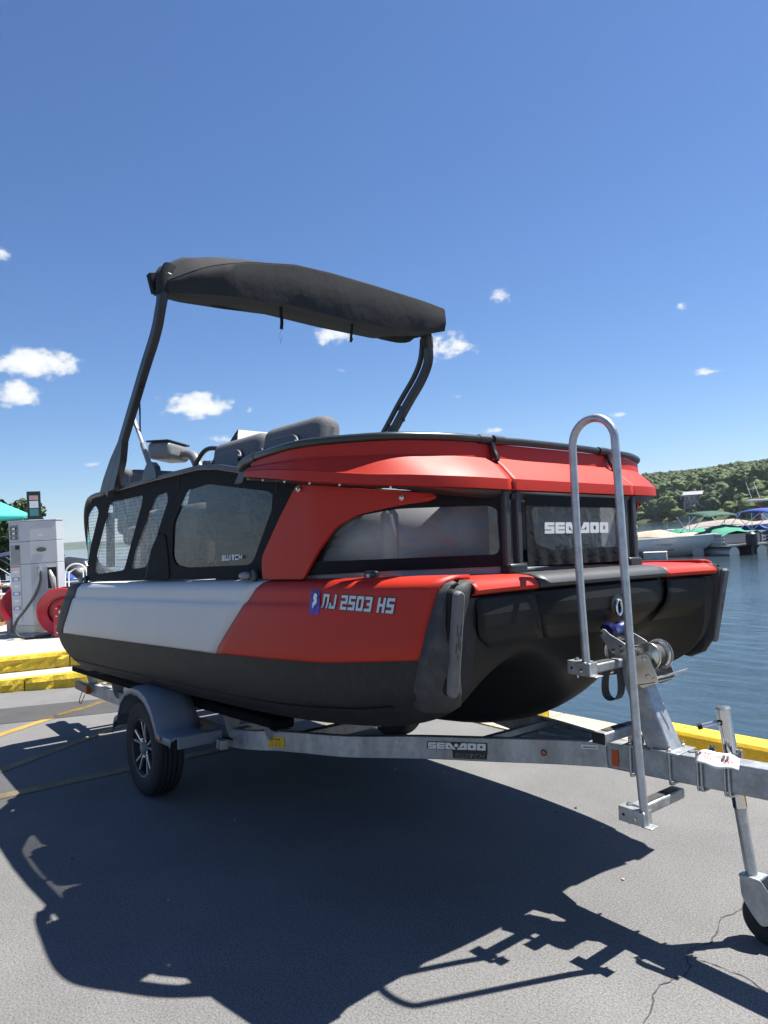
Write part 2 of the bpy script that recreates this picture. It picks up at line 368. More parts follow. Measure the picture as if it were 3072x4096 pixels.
def seadoo(mb, mp, h, sx=1.0, shear=.06):
    """the wide block word: heavy letters with thin slits, slanted A and D leaning apart with a dot between"""
    def q(x0, *pts): mb.add([mp(((x0+a)*sx+b*shear)*h, b*h) for a, b in pts], [tuple(range(len(pts)))])
    def r(x0, a0, b0, a1, b1): q(x0, (a0, b0), (a1, b0), (a1, b1), (a0, b1))
    for x0, both in ((0, False), (1.2, True)):
        q(x0, (0, .72), (1.1, .72), (1.1, 1), (.07, 1), (0, .93)); r(x0, 0, .36, 1.1, .64); q(x0, (.05, 0), (1.04, 0), (1.1, .07), (1.1, .28), (0, .28), (0, .05))
        r(x0, 0, .64, .36, .72); r(x0, *((0, .28, .36, .36) if both else (.74, .28, 1.1, .36)))
    x0 = 2.4
    q(x0, (.06, 0), (.38, 0), (.38, 1), (.07, 1), (0, .93), (0, .06)); q(x0, (.38, 1), (.63, 1), (1.42, 0), (1.0, 0), (.38, .66)); q(x0, (.38, 0), (.92, 0), (.62, .30), (.38, .30))
    n = 16; q(x0+1.46, *[(math.cos(2*math.pi*k/n)*.27, .62+math.sin(2*math.pi*k/n)*.29) for k in range(n)])
    x0 = 3.92
    q(x0, (.98, 0), (1.29, 0), (1.36, .07), (1.36, .93), (1.29, 1), (.98, 1)); q(x0, (.30, .38), (.66, 1), (.98, 1), (.98, .68), (.72, .38)); q(x0, (0, 0), (.98, 0), (.98, .32), (.25, .32))
    for x0 in (5.38, 6.60):
        q(x0, (.07, 0), (.42, 0), (.42, 1), (.07, 1), (0, .93), (0, .07)); q(x0, (.70, 0), (1.05, 0), (1.12, .07), (1.12, .93), (1.05, 1), (.70, 1)); r(x0, .42, .68, .70, 1); r(x0, .42, 0, .70, .32)
    return 7.72*h*sx
# copies of things with their parts
def copy_tree(o, parent=None):
    c = o.copy(); COL.objects.link(c); c.parent = parent
    for ch in list(o.children): copy_tree(ch, c)
    return c

# ================================================================== THE LOT
def ground_mat(name, c1, c2, s1, grain, gcol, rough=.9, bump=.5, bs=260, dark=.38):
    m = bpy.data.materials.new(name); m.use_nodes = True; t = m.node_tree; n = t.nodes; l = t.links; b = n['Principled BSDF']
    b.inputs['Roughness'].default_value = rough; b.inputs['Specular IOR Level'].default_value = .35
    co = n.new('ShaderNodeTexCoord')
    a = n.new('ShaderNodeTexNoise'); a.inputs['Scale'].default_value = s1; a.inputs['Detail'].default_value = 8; a.inputs['Roughness'].default_value = .65
    l.new(co.outputs['Object'], a.inputs['Vector'])
    r = n.new('ShaderNodeValToRGB'); r.color_ramp.elements[0].position = .32; r.color_ramp.elements[1].position = .68
    r.color_ramp.elements[0].color = (*c1, 1); r.color_ramp.elements[1].color = (*c2, 1); l.new(a.outputs['Fac'], r.inputs[0])
    g = n.new('ShaderNodeTexNoise'); g.inputs['Scale'].default_value = grain; g.inputs['Detail'].default_value = 6; g.inputs['Roughness'].default_value = .85
    l.new(co.outputs['Object'], g.inputs['Vector'])
    gr = n.new('ShaderNodeValToRGB'); gr.color_ramp.elements[0].position = .56; gr.color_ramp.elements[1].position = .70; l.new(g.outputs['Fac'], gr.inputs[0])
    mx = n.new('ShaderNodeMix'); mx.data_type = 'RGBA'; l.new(gr.outputs[0], mx.inputs[0]); l.new(r.outputs[0], mx.inputs[6]); mx.inputs[7].default_value = (*gcol, 1)
    g2 = n.new('ShaderNodeTexNoise'); g2.inputs['Scale'].default_value = grain*.85; g2.inputs['Detail'].default_value = 6; g2.inputs['Roughness'].default_value = .8; l.new(co.outputs['Object'], g2.inputs['Vector'])
    gd = n.new('ShaderNodeValToRGB'); gd.color_ramp.elements[0].position = .33; gd.color_ramp.elements[1].position = .54
    gd.color_ramp.elements[0].color = (dark, dark, dark, 1); gd.color_ramp.elements[1].color = (1, 1, 1, 1); l.new(g2.outputs['Fac'], gd.inputs[0])
    mm = n.new('ShaderNodeMix'); mm.data_type = 'RGBA'; mm.blend_type = 'MULTIPLY'; mm.inputs[0].default_value = 1; l.new(mx.outputs[2], mm.inputs[6]); l.new(gd.outputs[0], mm.inputs[7])
    l.new(mm.outputs[2], b.inputs['Base Color'])
    v = n.new('ShaderNodeTexNoise'); v.inputs['Scale'].default_value = bs; v.inputs['Detail'].default_value = 4; v.inputs['Roughness'].default_value = .7; l.new(co.outputs['Object'], v.inputs['Vector'])
    bp = n.new('ShaderNodeBump'); bp.inputs['Strength'].default_value = bump; bp.inputs['Distance'].default_value = .006
    l.new(v.outputs['Fac'], bp.inputs['Height']); l.new(bp.outputs[0], b.inputs['Normal'])
    return m
ASPH = ground_mat('asphalt', (.125, .125, .126), (.178, .177, .175), .8, 130, (.50, .49, .46), .9, .16, 200, .22)
ASPHN = ground_mat('dark_asphalt_strip', (.05, .05, .052), (.07, .07, .07), 2, 200, (.2, .2, .19), .9, .2, 170)
CONC = ground_mat('concrete', (.30, .29, .265), (.40, .385, .355), 1.6, 60, (.56, .54, .50), .9, .2, 60, .85)
TANC = ground_mat('tan_concrete', (.38, .32, .235), (.50, .44, .34), 2.2, 120, (.60, .54, .44), .9, .5, 120)
LINEM = ground_mat('worn_yellow_line', (.30, .19, .03), (.42, .29, .07), 5, 120, (.12, .10, .06), .85, .6, 170)
WORNL = ground_mat('worn_line', (.20, .165, .09), (.30, .25, .15), 4, 110, (.08, .08, .07), .85, .6, 170)
YEL = mat('yellow_paint', (.66, .43, .012), .6, var=.12, vscale=4, bump=.25, bscale=70, speck=(26, .5, (.42, .29, .06)))
YELR = mat('yellow_painted_split_stone', (.62, .43, .02), .7, var=.2, vscale=9, bump=.6, bscale=45, speck=(30, .6, (.30, .24, .06)))

g = MB(); rows = []
xs = [-7, -5, -4, -3, -2, -1, 0, 1, 2, 3, 4, 5, 7, 10, 16, 30, 60]; ys = [-60, -30, -15, -8, -5, -3, -2, -1, 0, 1, 1.9, 2.70]
g.grid([[(x, y, 0) for x in xs] for y in ys])
asphalt = tag(g.build('asphalt_lot', ASPH, smooth=0), kind='structure', lot=True)
def stripe(a, b, w, m, z=.004):
    a = Vector(a); b = Vector(b); d = (b-a).normalized(); s_ = Vector((-d.y, d.x))*w/2; n = 14; rows = []
    for i in range(n+1):
        p = a.lerp(b, i/n); j = random.uniform(.88, 1.06)
        rows.append([(p.x+s_.x*j, p.y+s_.y*j, z), (p.x-s_.x*j, p.y-s_.y*j, z)])
    return MB().grid(rows).build('painted_line', m, asphalt, smooth=0)
stripe((-.68, -9), (-.68, 1.85), .125, WORNL)
stripe((-2.614+.97*2.2, -1.575-1.36*2.2), (-3.585-.2, -.215+.28), .11, LINEM)
stripe((-1.359+.74*2.2, -1.803-1.13*2.2), (-2.096-.8, -.673+1.22), .10, WORNL)
MB().grid([[(-4.45+.30*k, -6+1.0*k, .004), (-5.3+.30*k, -6+1.0*k, .004)] for k in range(9)]).build('patched_strip', ASPHN, asphalt, smooth=0)
def crack(pts, w):
    P = smoothpath([(x, y, 0) for x, y in pts], 8); rows = []
    for i, p in enumerate(P):
        q = P[min(i+1, len(P)-1)]-P[max(i-1, 0)]; d = Vector((-q.y, q.x)).normalized(); ww = w*random.uniform(.3, 1.2); jx = random.uniform(-.006, .006)
        rows.append([(p.x+d.x*(ww/2+jx), p.y+d.y*(ww/2+jx), .0025), (p.x-d.x*(ww/2-jx), p.y-d.y*(ww/2-jx), .0025)])
    MB().grid(rows).build('crack', ASPHN, asphalt, smooth=0)
crack([(3.36, .16), (3.42, -.05), (3.40, -.2), (3.47, -.33), (3.44, -.5), (3.52, -.72), (3.50, -.95), (3.6, -1.3)], .007)
crack([(3.44, -.22), (3.62, -.20), (3.85, -.28)], .005)
crack([(3.3, .5), (3.38, .3), (3.36, .16)], .005)
# small stones and leaf bits on the asphalt
for k in range(12):
    x, y = random.uniform(.2, 4.2), random.uniform(-2.2, .8); r = random.uniform(.004, .010)
    m = MB(); m.lathe([(0.0005, 0), (r, r*.3), (r*.8, r*.8), (.0005, r)], (x, y, 0), (0, 0, 1), 6)
    tag(m.build('pebble', TANC if k % 3 else ASPHN, base=(x, y, 0)), 'small loose pebble lying on the asphalt', 'pebble', 'pebbles on the asphalt', lot=True)
# concrete slabs between asphalt and seawall
slabs = tag(MB().box((1.0, 2.296, -.40), (16.0, .852, .80)).build('pavement', TANC, bevel=.01), kind='structure', lot=True)
jx = [-3.0, -1.8, -.6, .42, 1.45, 2.6, 3.8, 5.0, 6.2, 7.4]
for i in range(len(jx)-1):
    for (y0, y1) in ((1.87, 2.30), (2.30, 2.715)):
        o = .18 if y0 > 2 else 0
        MB().box(((jx[i]+jx[i+1])/2+o, (y0+y1)/2, .006), (jx[i+1]-jx[i]-.012, y1-y0-.012, .014)).build('slab', TANC, slabs, smooth=0, bevel=.003)
# yellow kerb at the water's edge
kb = thing('yellow_kerb', 'long low yellow painted concrete kerb along the water beyond the trailer tongue', 'kerb', (5, 2.28, .013))
m = MB()
sec = [(.135, 0), (.125, .17), (.105, .195), (-.10, .195), (-.125, .17), (-.135, 0)]
m.sweep([(x, 2.285+noise.noise((x*1.3, 0, 0))*.006, .013) for x in np.arange(1.80, 9.2, .15)], sec)
m.build('kerb_body', YEL, kb, bevel=.006)
for k in range(7):
    x = 2.05+k*.62; MB().lathe([(.0005, .2095), (.012, .2085), (.013, .207)], (x, 2.30, 0), (0, 0, 1), 10).build('bolt_hole', BLACK, kb, smooth=0)
# yellow split-face blocks along the back of the lot, seen under the bow
def block_mesh(L, H, D, seed, nx=14, nz=5):
    m = MB(); rows = []
    for j in range(nz+1):
        row = []
        for i in range(nx+1):
            e = min(1, min(i, nx-i)/1.0, min(j, nz-j)/1.0)
            d = (noise.noise((i*.9+seed*7, j*.9, seed))*.032+noise.noise((i*2.1, j*2.1+seed, 3))*.018+.022)*e
            row.append((L*(i/nx-.5), -D/2-d, H*j/nz))
        rows.append(row)
    m.grid(rows); b = [(-L/2, D/2, 0), (L/2, D/2, 0), (L/2, D/2, H), (-L/2, D/2, H)]
    F = [(-L/2, -D/2, 0), (L/2, -D/2, 0), (L/2, -D/2, H), (-L/2, -D/2, H)]
    m.add(F+b, [(3, 2, 6, 7), (4, 5, 1, 0), (0, 3, 7, 4), (1, 5, 6, 2), (5, 4, 7, 6)])
    return m
low = thing('block_edging', 'low row of yellow split face blocks behind the pontoon boat', 'edging', (-1.2, 2.17, .013))
for k in range(5):
    o = block_mesh(.78, .15, .2, k).build('block', YELR, None, base=(0, 0, 0), smooth=0); o.parent = low
    o.location = (-1.2-1.62+k*.80+1.2, .0, 0)

# ================================================================== THE PONTOON BOAT
boat = thing('pontoon_boat', 'red, white and grey pontoon boat with black canvas sides sitting on its trailer', 'pontoon boat', (0, 0, .57))
ZC = [(-2.08, .975), (-1.884, .983), (.094, 1.059), (1.308, 1.107), (2.35, 1.165), (2.88, 1.222), (3.1, 1.25)]
def gun(x): return 1.459+.0245*x
def ytaper(x): return 0.14*max(0, (x-1.8)/1.2)**2
def side(x, t):
    """outer skin of a sponson above the colour line, t 0..1 to the gunwale edge, 1..1.3 over the edge"""
    zc = interp(x, ZC); zg = gun(x)
    tt = min(t, 1.0); y = interp(tt, [(0, 1.220), (.12, 1.228), (.70, 1.212), (.745, 1.198), (.93, 1.194), (1.0, 1.170)])
    k = min(1, max(0, (2.45-x)/.35)); y = lerp(interp(tt, [(0, 1.220), (.12, 1.228), (.93, 1.196), (1.0, 1.170)]), y, k)
    z = lerp(zc, zg-.012, tt)
    if t > 1: u = (t-1)/.3; y -= .03+u*.10; z = zg+.001*u
    return Vector((x, -(y-ytaper(x)), z))
TT = [0, .03, .12, .3, .5, .62, .69, .715, .745, .80, .88, .93, .965, 1.0, 1.08, 1.3]
def skin(name, m, a0, a1, b0, b1, mir=1, n=26):
    rows = []
    for t in TT:
        u = min(t, 1.0); xa = lerp(a0, a1, u); xb = lerp(b0, b1, u)
        row = [side(lerp(xa, xb, i/n), t) for i in range(n+1)]
        rows.append([(p.x, p.y*mir-.0 if mir == 1 else -p.y, p.z) for p in row])
    return MB().grid(rows).build(name, m, boat, smooth=50, solid=.02, offset=1 if False else 0)
for mir in (1, -1):
    a = skin('hull_panel', WHITE, -1.755, -1.385, 1.299, 1.745, mir); 
    if mir == 1: a['label'] = 'white side panel'
    b = skin('hull_panel', RED, 1.305, 1.751, 2.872, 2.950, mir, 20); b['label'] = 'red bow side panel'
    c = skin('stern_corner', HGREY, -1.99, -1.685, -1.761, -1.391, mir, 4)
    # rear closing face
    rows = []
    for t in TT[:14]:
        p = side(lerp(-1.99, -1.685, min(t, 1)), t); rows.append([(p.x, p.y*mir, p.z), (p.x-.03, p.y*mir*.93, p.z), (p.x-.04, p.y*mir*.5, p.z), (p.x-.04, 0, p.z)])
    MB().grid(rows).build('transom', HGREY, boat, smooth=50)
# bottom: three hulls with tunnels between
ST = [-1.9, -1.0, .2, 1.2, 1.9, 2.4, 2.7, 2.88]
COLS = [  # (y, z list, x of stern end, [front points])
    ('zc', 0), ('zc', .11),
    (-1.165, [.745, .765, .812, .855, .895, .95, 1.005, 1.06], -1.72, [(2.955, -1.00, 1.15), (2.98, -.98, 1.30), (2.99, -.975, 1.45)]),
    (-1.06, [.66, .68, .725, .765, .805, .87, .945, 1.03], -1.64, [(2.955, -.97, 1.13), (2.975, -.95, 1.30), (2.985, -.945, 1.45)]),
    (-.88, [.595, .615, .665, .715, .765, .835, .915, 1.015], -1.60, [(2.955, -.92, 1.14), (2.97, -.91, 1.30), (2.98, -.90, 1.45)]),
    (-.68, [.80, .82, .85, .88, .92, .98, 1.06, 1.13], -1.60, [(2.92, -.78, 1.25), (2.945, -.80, 1.36), (2.955, -.80, 1.45)]),
    (-.48, [.98, 1.0, 1.02, 1.05, 1.08, 1.11, 1.15, 1.20], -1.60, [(2.89, -.50, 1.27), (2.93, -.52, 1.36), (2.95, -.52, 1.45)]),
    (-.33, [.78, .79, .81, .84, .87, .93, 1.03, 1.13], -1.60, [(2.885, -.34, 1.23), (2.925, -.34, 1.34), (2.95, -.34, 1.45)]),
    (-.17, [.615, .615, .625, .635, .655, .74, .88, 1.04], -1.60, [(2.90, -.17, 1.19), (2.93, -.17, 1.33), (2.95, -.17, 1.45)]),
    (0, [.575, .578, .585, .59, .60, .685, .835, .995], -1.60, [(2.905, 0, 1.17), (2.93, 0, 1.32), (2.95, 0, 1.45)])]
half = []
for c in COLS:
    col = []
    if c[0] == 'zc':
        for k, x in enumerate(ST):
            x = (-1.985 if c[1] == 0 else -1.96) if k == 0 else x; col.append((x, -(1.216-.012*(c[1] > 0)-ytaper(x)), interp(x, ZC)-.002-c[1]*(1-.35*max(0, (x-1.9)))))
        col += [(2.95, -1.04, 1.235-c[1]*.5), (2.985, -1.0, 1.34), (2.995, -.995, 1.45)]
    else:
        for k, x in enumerate(ST): col.append((c[2] if k == 0 else x, c[0]+(ytaper(x)*.85 if c[0] < -.9 else 0), c[1][k]))
        col += c[3]
    half.append(col)
full = half+[[(x, -y, z) for x, y, z in c] for c in half[-2::-1]]
nh = len(full)
MB().grid(full[:5]).build('sponson_bottom', HGREY, boat, sub=2); MB().grid(full[nh-5:]).build('sponson_bottom', HGREY, boat, sub=2)
MB().grid(full[4:nh-4]).build('centre_hull', HBLACK, boat, sub=2)
# lower rub line groove (thin ledge along the chine)
for s_ in (1, -1):
    pth = [(x, -(1.155-ytaper(x)*.85)*s_, z) for x, z in [(-1.7, .752), (-1, .772), (.2, .820), (1.2, .862), (1.9, .904), (2.4, .956), (2.66, 1.0)]]
    MB().tube(smoothpath(pth, 4), .006, 6).build('chine_ledge', HBLACK, boat)
# bow corners wrap the front of each sponson
for s_ in (1, -1):
    rows = []
    for z, xr, xf, yo in [(1.00, 2.74, 2.85, -.03), (1.03, 2.755, 2.915, -.012), (1.09, 2.79, 2.945, .0), (1.222, 2.870, 2.970, .0), (1.33, 2.905, 2.985, 0), (1.42, 2.930, 3.00, 0), (1.475, 2.945, 3.005, .0), (1.503, 2.955, 2.998, -.012), (1.512, 2.955, 2.985, -.045)]:
        if z >= 1.21:
            t = min(1, (z-interp(xr, ZC))/(gun(xr)-.012-interp(xr, ZC))); y0 = -side(xr, max(0, t)).y
        else: y0 = lerp(1.055, 1.103, (z-1.0)/.21)
        y0 += .004+yo
        yf = y0-.034
        rows.append([(xr, -y0*s_, z), (lerp(xr, xf, .55), -(y0-.006)*s_, z), (xf-.03, -yf*s_, z), (xf-.006, -(yf-.022)*s_, z), (xf, -(yf-.045)*s_, z), (xf-.006, -(yf-.062)*s_, z), (xf-.03, -(yf-.072)*s_, z), (xf-.10, -(yf-.078)*s_, z)])
    MB().grid(rows).build('bow_corner', BUMPER if s_ == 1 else HGREY, boat, smooth=50, solid=.012, offset=1)
    # bumper strip: rounded bar with slots
    a = Vector((3.008, -1.050*s_, 1.466)); b = Vector((2.940, -1.030*s_, 1.10)); d = (b-a).normalized(); L = (b-a).length
    w = Vector((0, -1, 0))*1.0; n_ = d.cross(w).normalized()*-1
    if n_.x < 0: n_ = -n_
    prof = []
    hw = .024
    for k in range(9): an = math.pi*k/8; prof.append((-math.cos(an)*hw, -math.sin(an)*hw))
    for k in range(9): an = math.pi*k/8; prof.append((math.cos(an)*hw, L+math.sin(an)*hw))
    def bar(off, dep, k=1.0): 
        pts = [a+w*p[0]*k+d*p[1]+n_*off for p in prof]
        return MB().add(pts+[p+n_*dep for p in pts], [tuple(range(18)), tuple(range(35, 17, -1))]+[(i, (i+1) % 18, 18+(i+1) % 18, 18+i) for i in range(18)])
    bar(-.05, .05, 1.15).build('bumper_backing', HBLACK, boat, bevel=.004)
    st = bar(.0, .03).build('bumper_strip', mat('bumper_strip_grey', (.11, .112, .115), .55, var=.15, vscale=12), boat, bevel=.007)
    m = MB()
    for k, (dx, dz, hh) in enumerate([(-.010, .085, .05), (.0, .115, .075), (.010, .085, .05), (-.010, .15, .045), (.010, .155, .05), (.0, .20, .025)]):
        c = a+w*dx+d*(dz+.02)+n_*.0303; m.add([c-w*.003, c+w*.003, c+w*.003+d*hh*.85, c-w*.003+d*hh*.85], [(0, 1, 2, 3)])
    m.build('vent_slot', BLACK, st, smooth=0)
# front fascia and caps along the bow edge
def bowstrip(name, m, y0, y1, prof, n=16, xb=None):
    rows = []
    for i in range(n+1):
        y = lerp(y0, y1, i/n); k = max(0, (abs(y)-.55)/.45); 
        rows.append([(px+ (.055*k*k), y, pz) for px, pz in prof])
    return MB().grid(rows).build(name, m, boat, smooth=40, solid=.008)
PC = [(2.60, 1.527), (2.86, 1.525), (2.915, 1.522), (2.95, 1.514), (2.972, 1.499), (2.982, 1.482), (2.978, 1.468), (2.955, 1.460)]
bowstrip('bow_cap', CHAR, -.515, .515, [(x+.003, z+.003) for x, z in PC])
for s_ in (1, -1):
    o = bowstrip('bow_cap', RED, -.522*s_, -.955*s_, PC); o['label'] = 'red corner cap'
    rows = []
    for i in range(7):
        y = lerp(.945, 1.055, i/6); dz = -.010*(i/6)**3
        rows.append([(2.1, -(y+.06*i/6)*s_, gun(2.1)+.001+dz), (2.5, -(y+.035*i/6)*s_, gun(2.5)+.001+dz), (2.8, -y*s_, 1.5235+dz), (2.935-.012*i/6, -y*s_, 1.519+dz)])
    MB().grid(rows).build('bow_cap', RED, boat, smooth=50, solid=.006)
fas = []
for z, x, w in [(1.462, 2.960, .53), (1.45, 2.972, .53), (1.40, 2.984, .522), (1.345, 2.984, .505), (1.295, 2.962, .47), (1.245, 2.925, .41), (1.205, 2.895, .33)]:
    fas.append([(x-.03*(abs(i/10-1))**3, lerp(-w, w, i/20), z) for i in range(21)])
fo = MB().grid(fas).build('bow_fascia', HBLACK, boat, smooth=9, solid=.006); fo['label'] = 'black front fascia with tow ring'
for s_ in (1, -1):
    rows = []
    for z, x, w0, w1 in [(1.462, 2.956, .536, .915), (1.44, 2.966, .536, .915), (1.38, 2.974, .525, .915), (1.33, 2.968, .508, .91), (1.285, 2.948, .475, .88), (1.24, 2.918, .43, .80)]:
        rows.append([(x+.018*(i/8)**2, -lerp(w0, w1, i/8)*s_, z) for i in range(9)])
    MB().grid(rows).build('bow_fascia', HBLACK, boat, smooth=9, solid=.006)
tr = MB().lathe([(.045, 0), (.05, .004), (.038, .008), (.0005, .002)], (2.992, 0.03, 1.355), (1, 0, 0), 20).build('tow_recess', BLACK, boat)
MB().tube([(3.004+.012*math.sin(k*.4)*0, .03+.022*math.cos(2*math.pi*k/16), 1.345+.036*math.sin(2*math.pi*k/16)) for k in range(16)], .0065, 8, closed=True).build('tow_ring', CHROME, tr)
# deck
dk = []
for x in (-1.68, -1, 0, 1, 2.0, 2.4, 2.75): dk.append([(x, -(1.1-ytaper(x)*.8), gun(x)-.004), (x, 0, gun(x)-.002), (x, (1.1-ytaper(x)*.8), gun(x)-.004)])
MB().grid(dk).build('deck', DECK, boat, solid=.02)
# registration letters and sticker on the red panel
def onside(x, z, off=.0):
    zc = interp(x, ZC); t = (z-zc)/(gun(x)-.012-zc); p = side(x, max(0, min(1, t))); return Vector((p.x, p.y-off, p.z))
def regmap(off, x0=2.305, z0=1.400, sl=-.018):
    return lambda a, b: onside(x0+a, z0+b+a*sl, off)
m = MB(); lettering(m, 'NJ 2503 HS', regmap(.0135), .0408, .0615, .0125, .0078, .14)
m.build('registration_letters', SILVER, boat, smooth=0)
for word, a0 in (('NJ', 0), ('2503', 2*.0486+.6*.0408), ('HS', 6*.0486+1.2*.0408)):
    MBo = MB(); lettering(MBo, word, lambda a, b: regmap(.0125)(a0+a, b), .0408, .0615, .0125, .0078, .14, grow=.003)
    for k in range(len(MBo.v)):              # the outline strokes overlap: give each its own tiny step
        x, y, z = MBo.v[k]; MBo.v[k] = (x, y-.00001*(k//4 % 60), z)
    MBo.build('registration_outline', BLACK, boat, smooth=0, fix=False)
def quadon(x0, z0, x1, z1, off, sl=0, n=1): return [onside(x0, z0, off), onside(x1, z0+sl, off), onside(x1-.006, z1+sl, off), onside(x0-.006, z1, off)]
stk = MB().add(quadon(2.221, 1.372, 2.292, 1.478, .0125, -.004), [(0, 1, 2, 3)]).build('state_sticker', PURPLE, boat, smooth=0)
NJ = [(.52, .95), (.70, .86), (.76, .74), (.66, .66), (.74, .56), (.70, .36), (.54, .18), (.44, .06), (.34, .22), (.26, .32), (.36, .44), (.46, .52), (.34, .62), (.36, .78)]
m = MB().poly([(a, b) for a, b in NJ], mp=lambda a, b: onside(2.219+.071*a, 1.372+.017+.080*b, .0175)); m.build('state_outline', WDECAL, stk, smooth=0)
m = MB(); lettering(m, 'NEW JERSEY', lambda a, b: onside(2.226+a, 1.4655+b, .0175), .0046, .0075, .0014, .0014); lettering(m, '20', lambda a, b: onside(2.225+a, 1.442+b, .0175), .009, .013, .0025, .002); lettering(m, '25', lambda a, b: onside(2.271+a, 1.440+b, .0175), .0085, .013, .0025, .0015); m.build('sticker_print', BLACK, stk, smooth=0)
# little strip panel below the bow canvas, side nav light
PATH = [(-1.66, .80), (-1.62, .96), (-1.52, 1.08), (-1.36, 1.14), (1.9, 1.14), (2.2, 1.12), (2.42, 1.03), (2.58, .90), (2.70, .72), (2.78, .55), (2.80, .464)]
def yp(x): return interp(x, PATH)
def strip_path(x0, x1, off, n=30, mir=1): return [(lerp(x0, x1, i/n), -(yp(lerp(x0, x1, i/n))+off)*mir) for i in range(n+1)]
for mir in (1, -1):
    MB().grid([[(x, y, gun(x)+.002), (x, y, gun(x)+.055), (x, y+.012*mir, gun(x)+.058)] for x, y in strip_path(1.7, 2.79, -.03, 30, mir)]).build('lower_trim', INNER, boat, smooth=60)
nl = MB().box((2.47, -1.035, 1.540), (.075, .04, .036)).build('navigation_light', BLACKM, boat, bevel=.012, bseg=3)
MB().box((2.472, -1.0563, 1.537), (.02, .003, .014)).build('light_window', LGREY, nl, smooth=0)
# ---------------------------------------------------------------- canvas enclosure, starboard and port
def mapside(off, mir=1): return lambda x, z: Vector((x, -(yp(x)+off)*mir, z))
CUTS = [-1.64, -1.62, -1.58, -1.52, -1.44, -1.36]+[1.9+.04*k for k in range(23)]
W1 = roundpoly([(-1.113, 2.081), (-1.016, 2.018), (-1.248, 1.739), (-1.37, 1.53), (-1.477, 1.519), (-1.445, 1.743), (-1.292, 2.014)], .05)
W2 = roundpoly([(-.735, 2.075), (-.018, 2.078), (-.047, 2.012), (-.429, 1.545), (-1.066, 1.508), (-1.164, 1.538), (-1.074, 1.679)], .04)
W3 = roundpoly([(.209, 2.052), (.422, 2.068), (.436, 2.005), (.029, 1.569), (-.269, 1.554), (-.198, 1.685)], .035)
W4 = roundpoly([(.75, 2.053), (1.032, 2.065), (1.77, 1.962), (1.832, 1.921), (1.589, 1.612), (1.537, 1.587), (.712, 1.569), (.552, 1.586), (.493, 1.637), (.516, 1.855)], .05)
WB = roundpoly([(2.100, 1.600), (2.219, 1.737), (2.36, 1.798), (2.525, 1.828), (2.762, 1.834), (2.779, 1.817), (2.781, 1.640), (2.776, 1.614)], .03)
sideout = [(-1.645, gun(-1.6)+.02), (1.76, gun(1.7)+.02), (1.76, 1.62), (2.06, 1.985), (2.0, 2.01), (1.514, 2.08), (1.237, 2.13), (.95, 2.152), (.255, 2.152), (-.882, 2.140), (-1.186, 2.130), (-1.36, 2.06), (-1.48, 1.92), (-1.62, 1.60)]
bowout = [(1.72, 1.53), (2.06, 1.535), (2.52, 1.555), (2.787, 1.560), (2.795, 1.885), (2.6, 1.905), (2.3, 1.945), (2.0, 1.975), (1.8, 1.97)]
for mir in (1, -1):
    m = MB().poly(sideout, [W1, W2, W3, W4], mapside(0, mir), (0, .004*mir, 0), CUTS)
    cv = m.build('canvas_side', CANVAS, boat, smooth=60)
    for k, (w, mm) in enumerate([(W1, VDOTL), (W2, VDOTL), (W3, VDOTL), (W4, VDOT)]):
        big = [(p[0]+(.012 if p[0] > np.mean([q[0] for q in w]) else -.012), p[1]+(.012 if p[1] > np.mean([q[1] for q in w]) else -.012)) for p in w]
        MB().poly(big, mp=mapside(-.008, mir), cuts=CUTS).build('vinyl_window', mm, cv, smooth=60)
    m = MB().poly(bowout, [WB], mapside(-.004, mir), (0, .004*mir, 0), CUTS); cb = m.build('canvas_bow', CANVAS, boat, smooth=60)
    c0, c1 = np.mean([q[0] for q in WB]), np.mean([q[1] for q in WB])
    MB().poly([(p[0]+(.012 if p[0] > c0 else -.012), p[1]+(.012 if p[1] > c1 else -.012)) for p in WB], mp=mapside(-.010, mir), cuts=CUTS).build('vinyl_window', VINYL, cb, smooth=60)
    # red pillar panel
    PL = roundpoly([(1.722, 1.516), (2.091, 1.520), (2.241, 1.693), (2.29, 1.755), (2.383, 1.803), (2.52, 1.836), (2.634, 1.857), (2.656, 1.876), (2.646, 1.893), (2.248, 1.950), (2.052, 1.972), (1.718, 1.625)], [.02, .02, .05, .08, .08, .05, .02, .012, .015, .02, .03, .03])
    pl = MB().poly(PL, mp=mapside(.024, mir), th=(0, .014*mir, 0), cuts=CUTS).build('pillar_panel', RED, boat, smooth=60, bevel=.003)
    for x, z in ((2.085, 1.948), (2.575, 1.876)):
        p = mapside(.034, mir)(x, z); MB().lathe([(.0005, .012), (.008, .011), (.009, .004), (.014, .003), (.015, 0)], p, (0, -mir, 0), 12).build('panel_bolt', ZINC, pl)
# zip door flap and seams on the starboard canvas
fl = roundpoly([(.044, 1.490), (.455, 1.497), (.439, 1.646), (.400, 1.765), (.375, 1.785), (.295, 1.788), (.25, 1.76), (.155, 1.690)], .03)
MB().poly(fl, mp=mapside(.008), th=(0, .006, 0)).build('canvas_flap', CANVAS, boat, smooth=50)
MB().tube([mapside(.006)(x, z) for x, z in [(.03, 1.49), (.09, 1.58), (.15, 1.69), (.24, 1.765), (.285, 1.795)]], .006, 6).build('flap_binding', BLACKM, boat)
for x, z0, z1 in ((.62, 2.07, 2.15), (1.45, 2.01, 2.085), (1.85, 1.95, 2.03)):
    MB().tube([mapside(.003)(x, z0), mapside(.003)(x+.005, z1)], .003, 5).build('seam', BLACKM, boat)
m = MB(); lettering(m, 'SWITCH', lambda a, b: mapside(.004)(1.218+a, 1.610+b+a*.02), .036, .030, .008, .0075, .3); m.build('canvas_print', LGREY, boat, smooth=0)
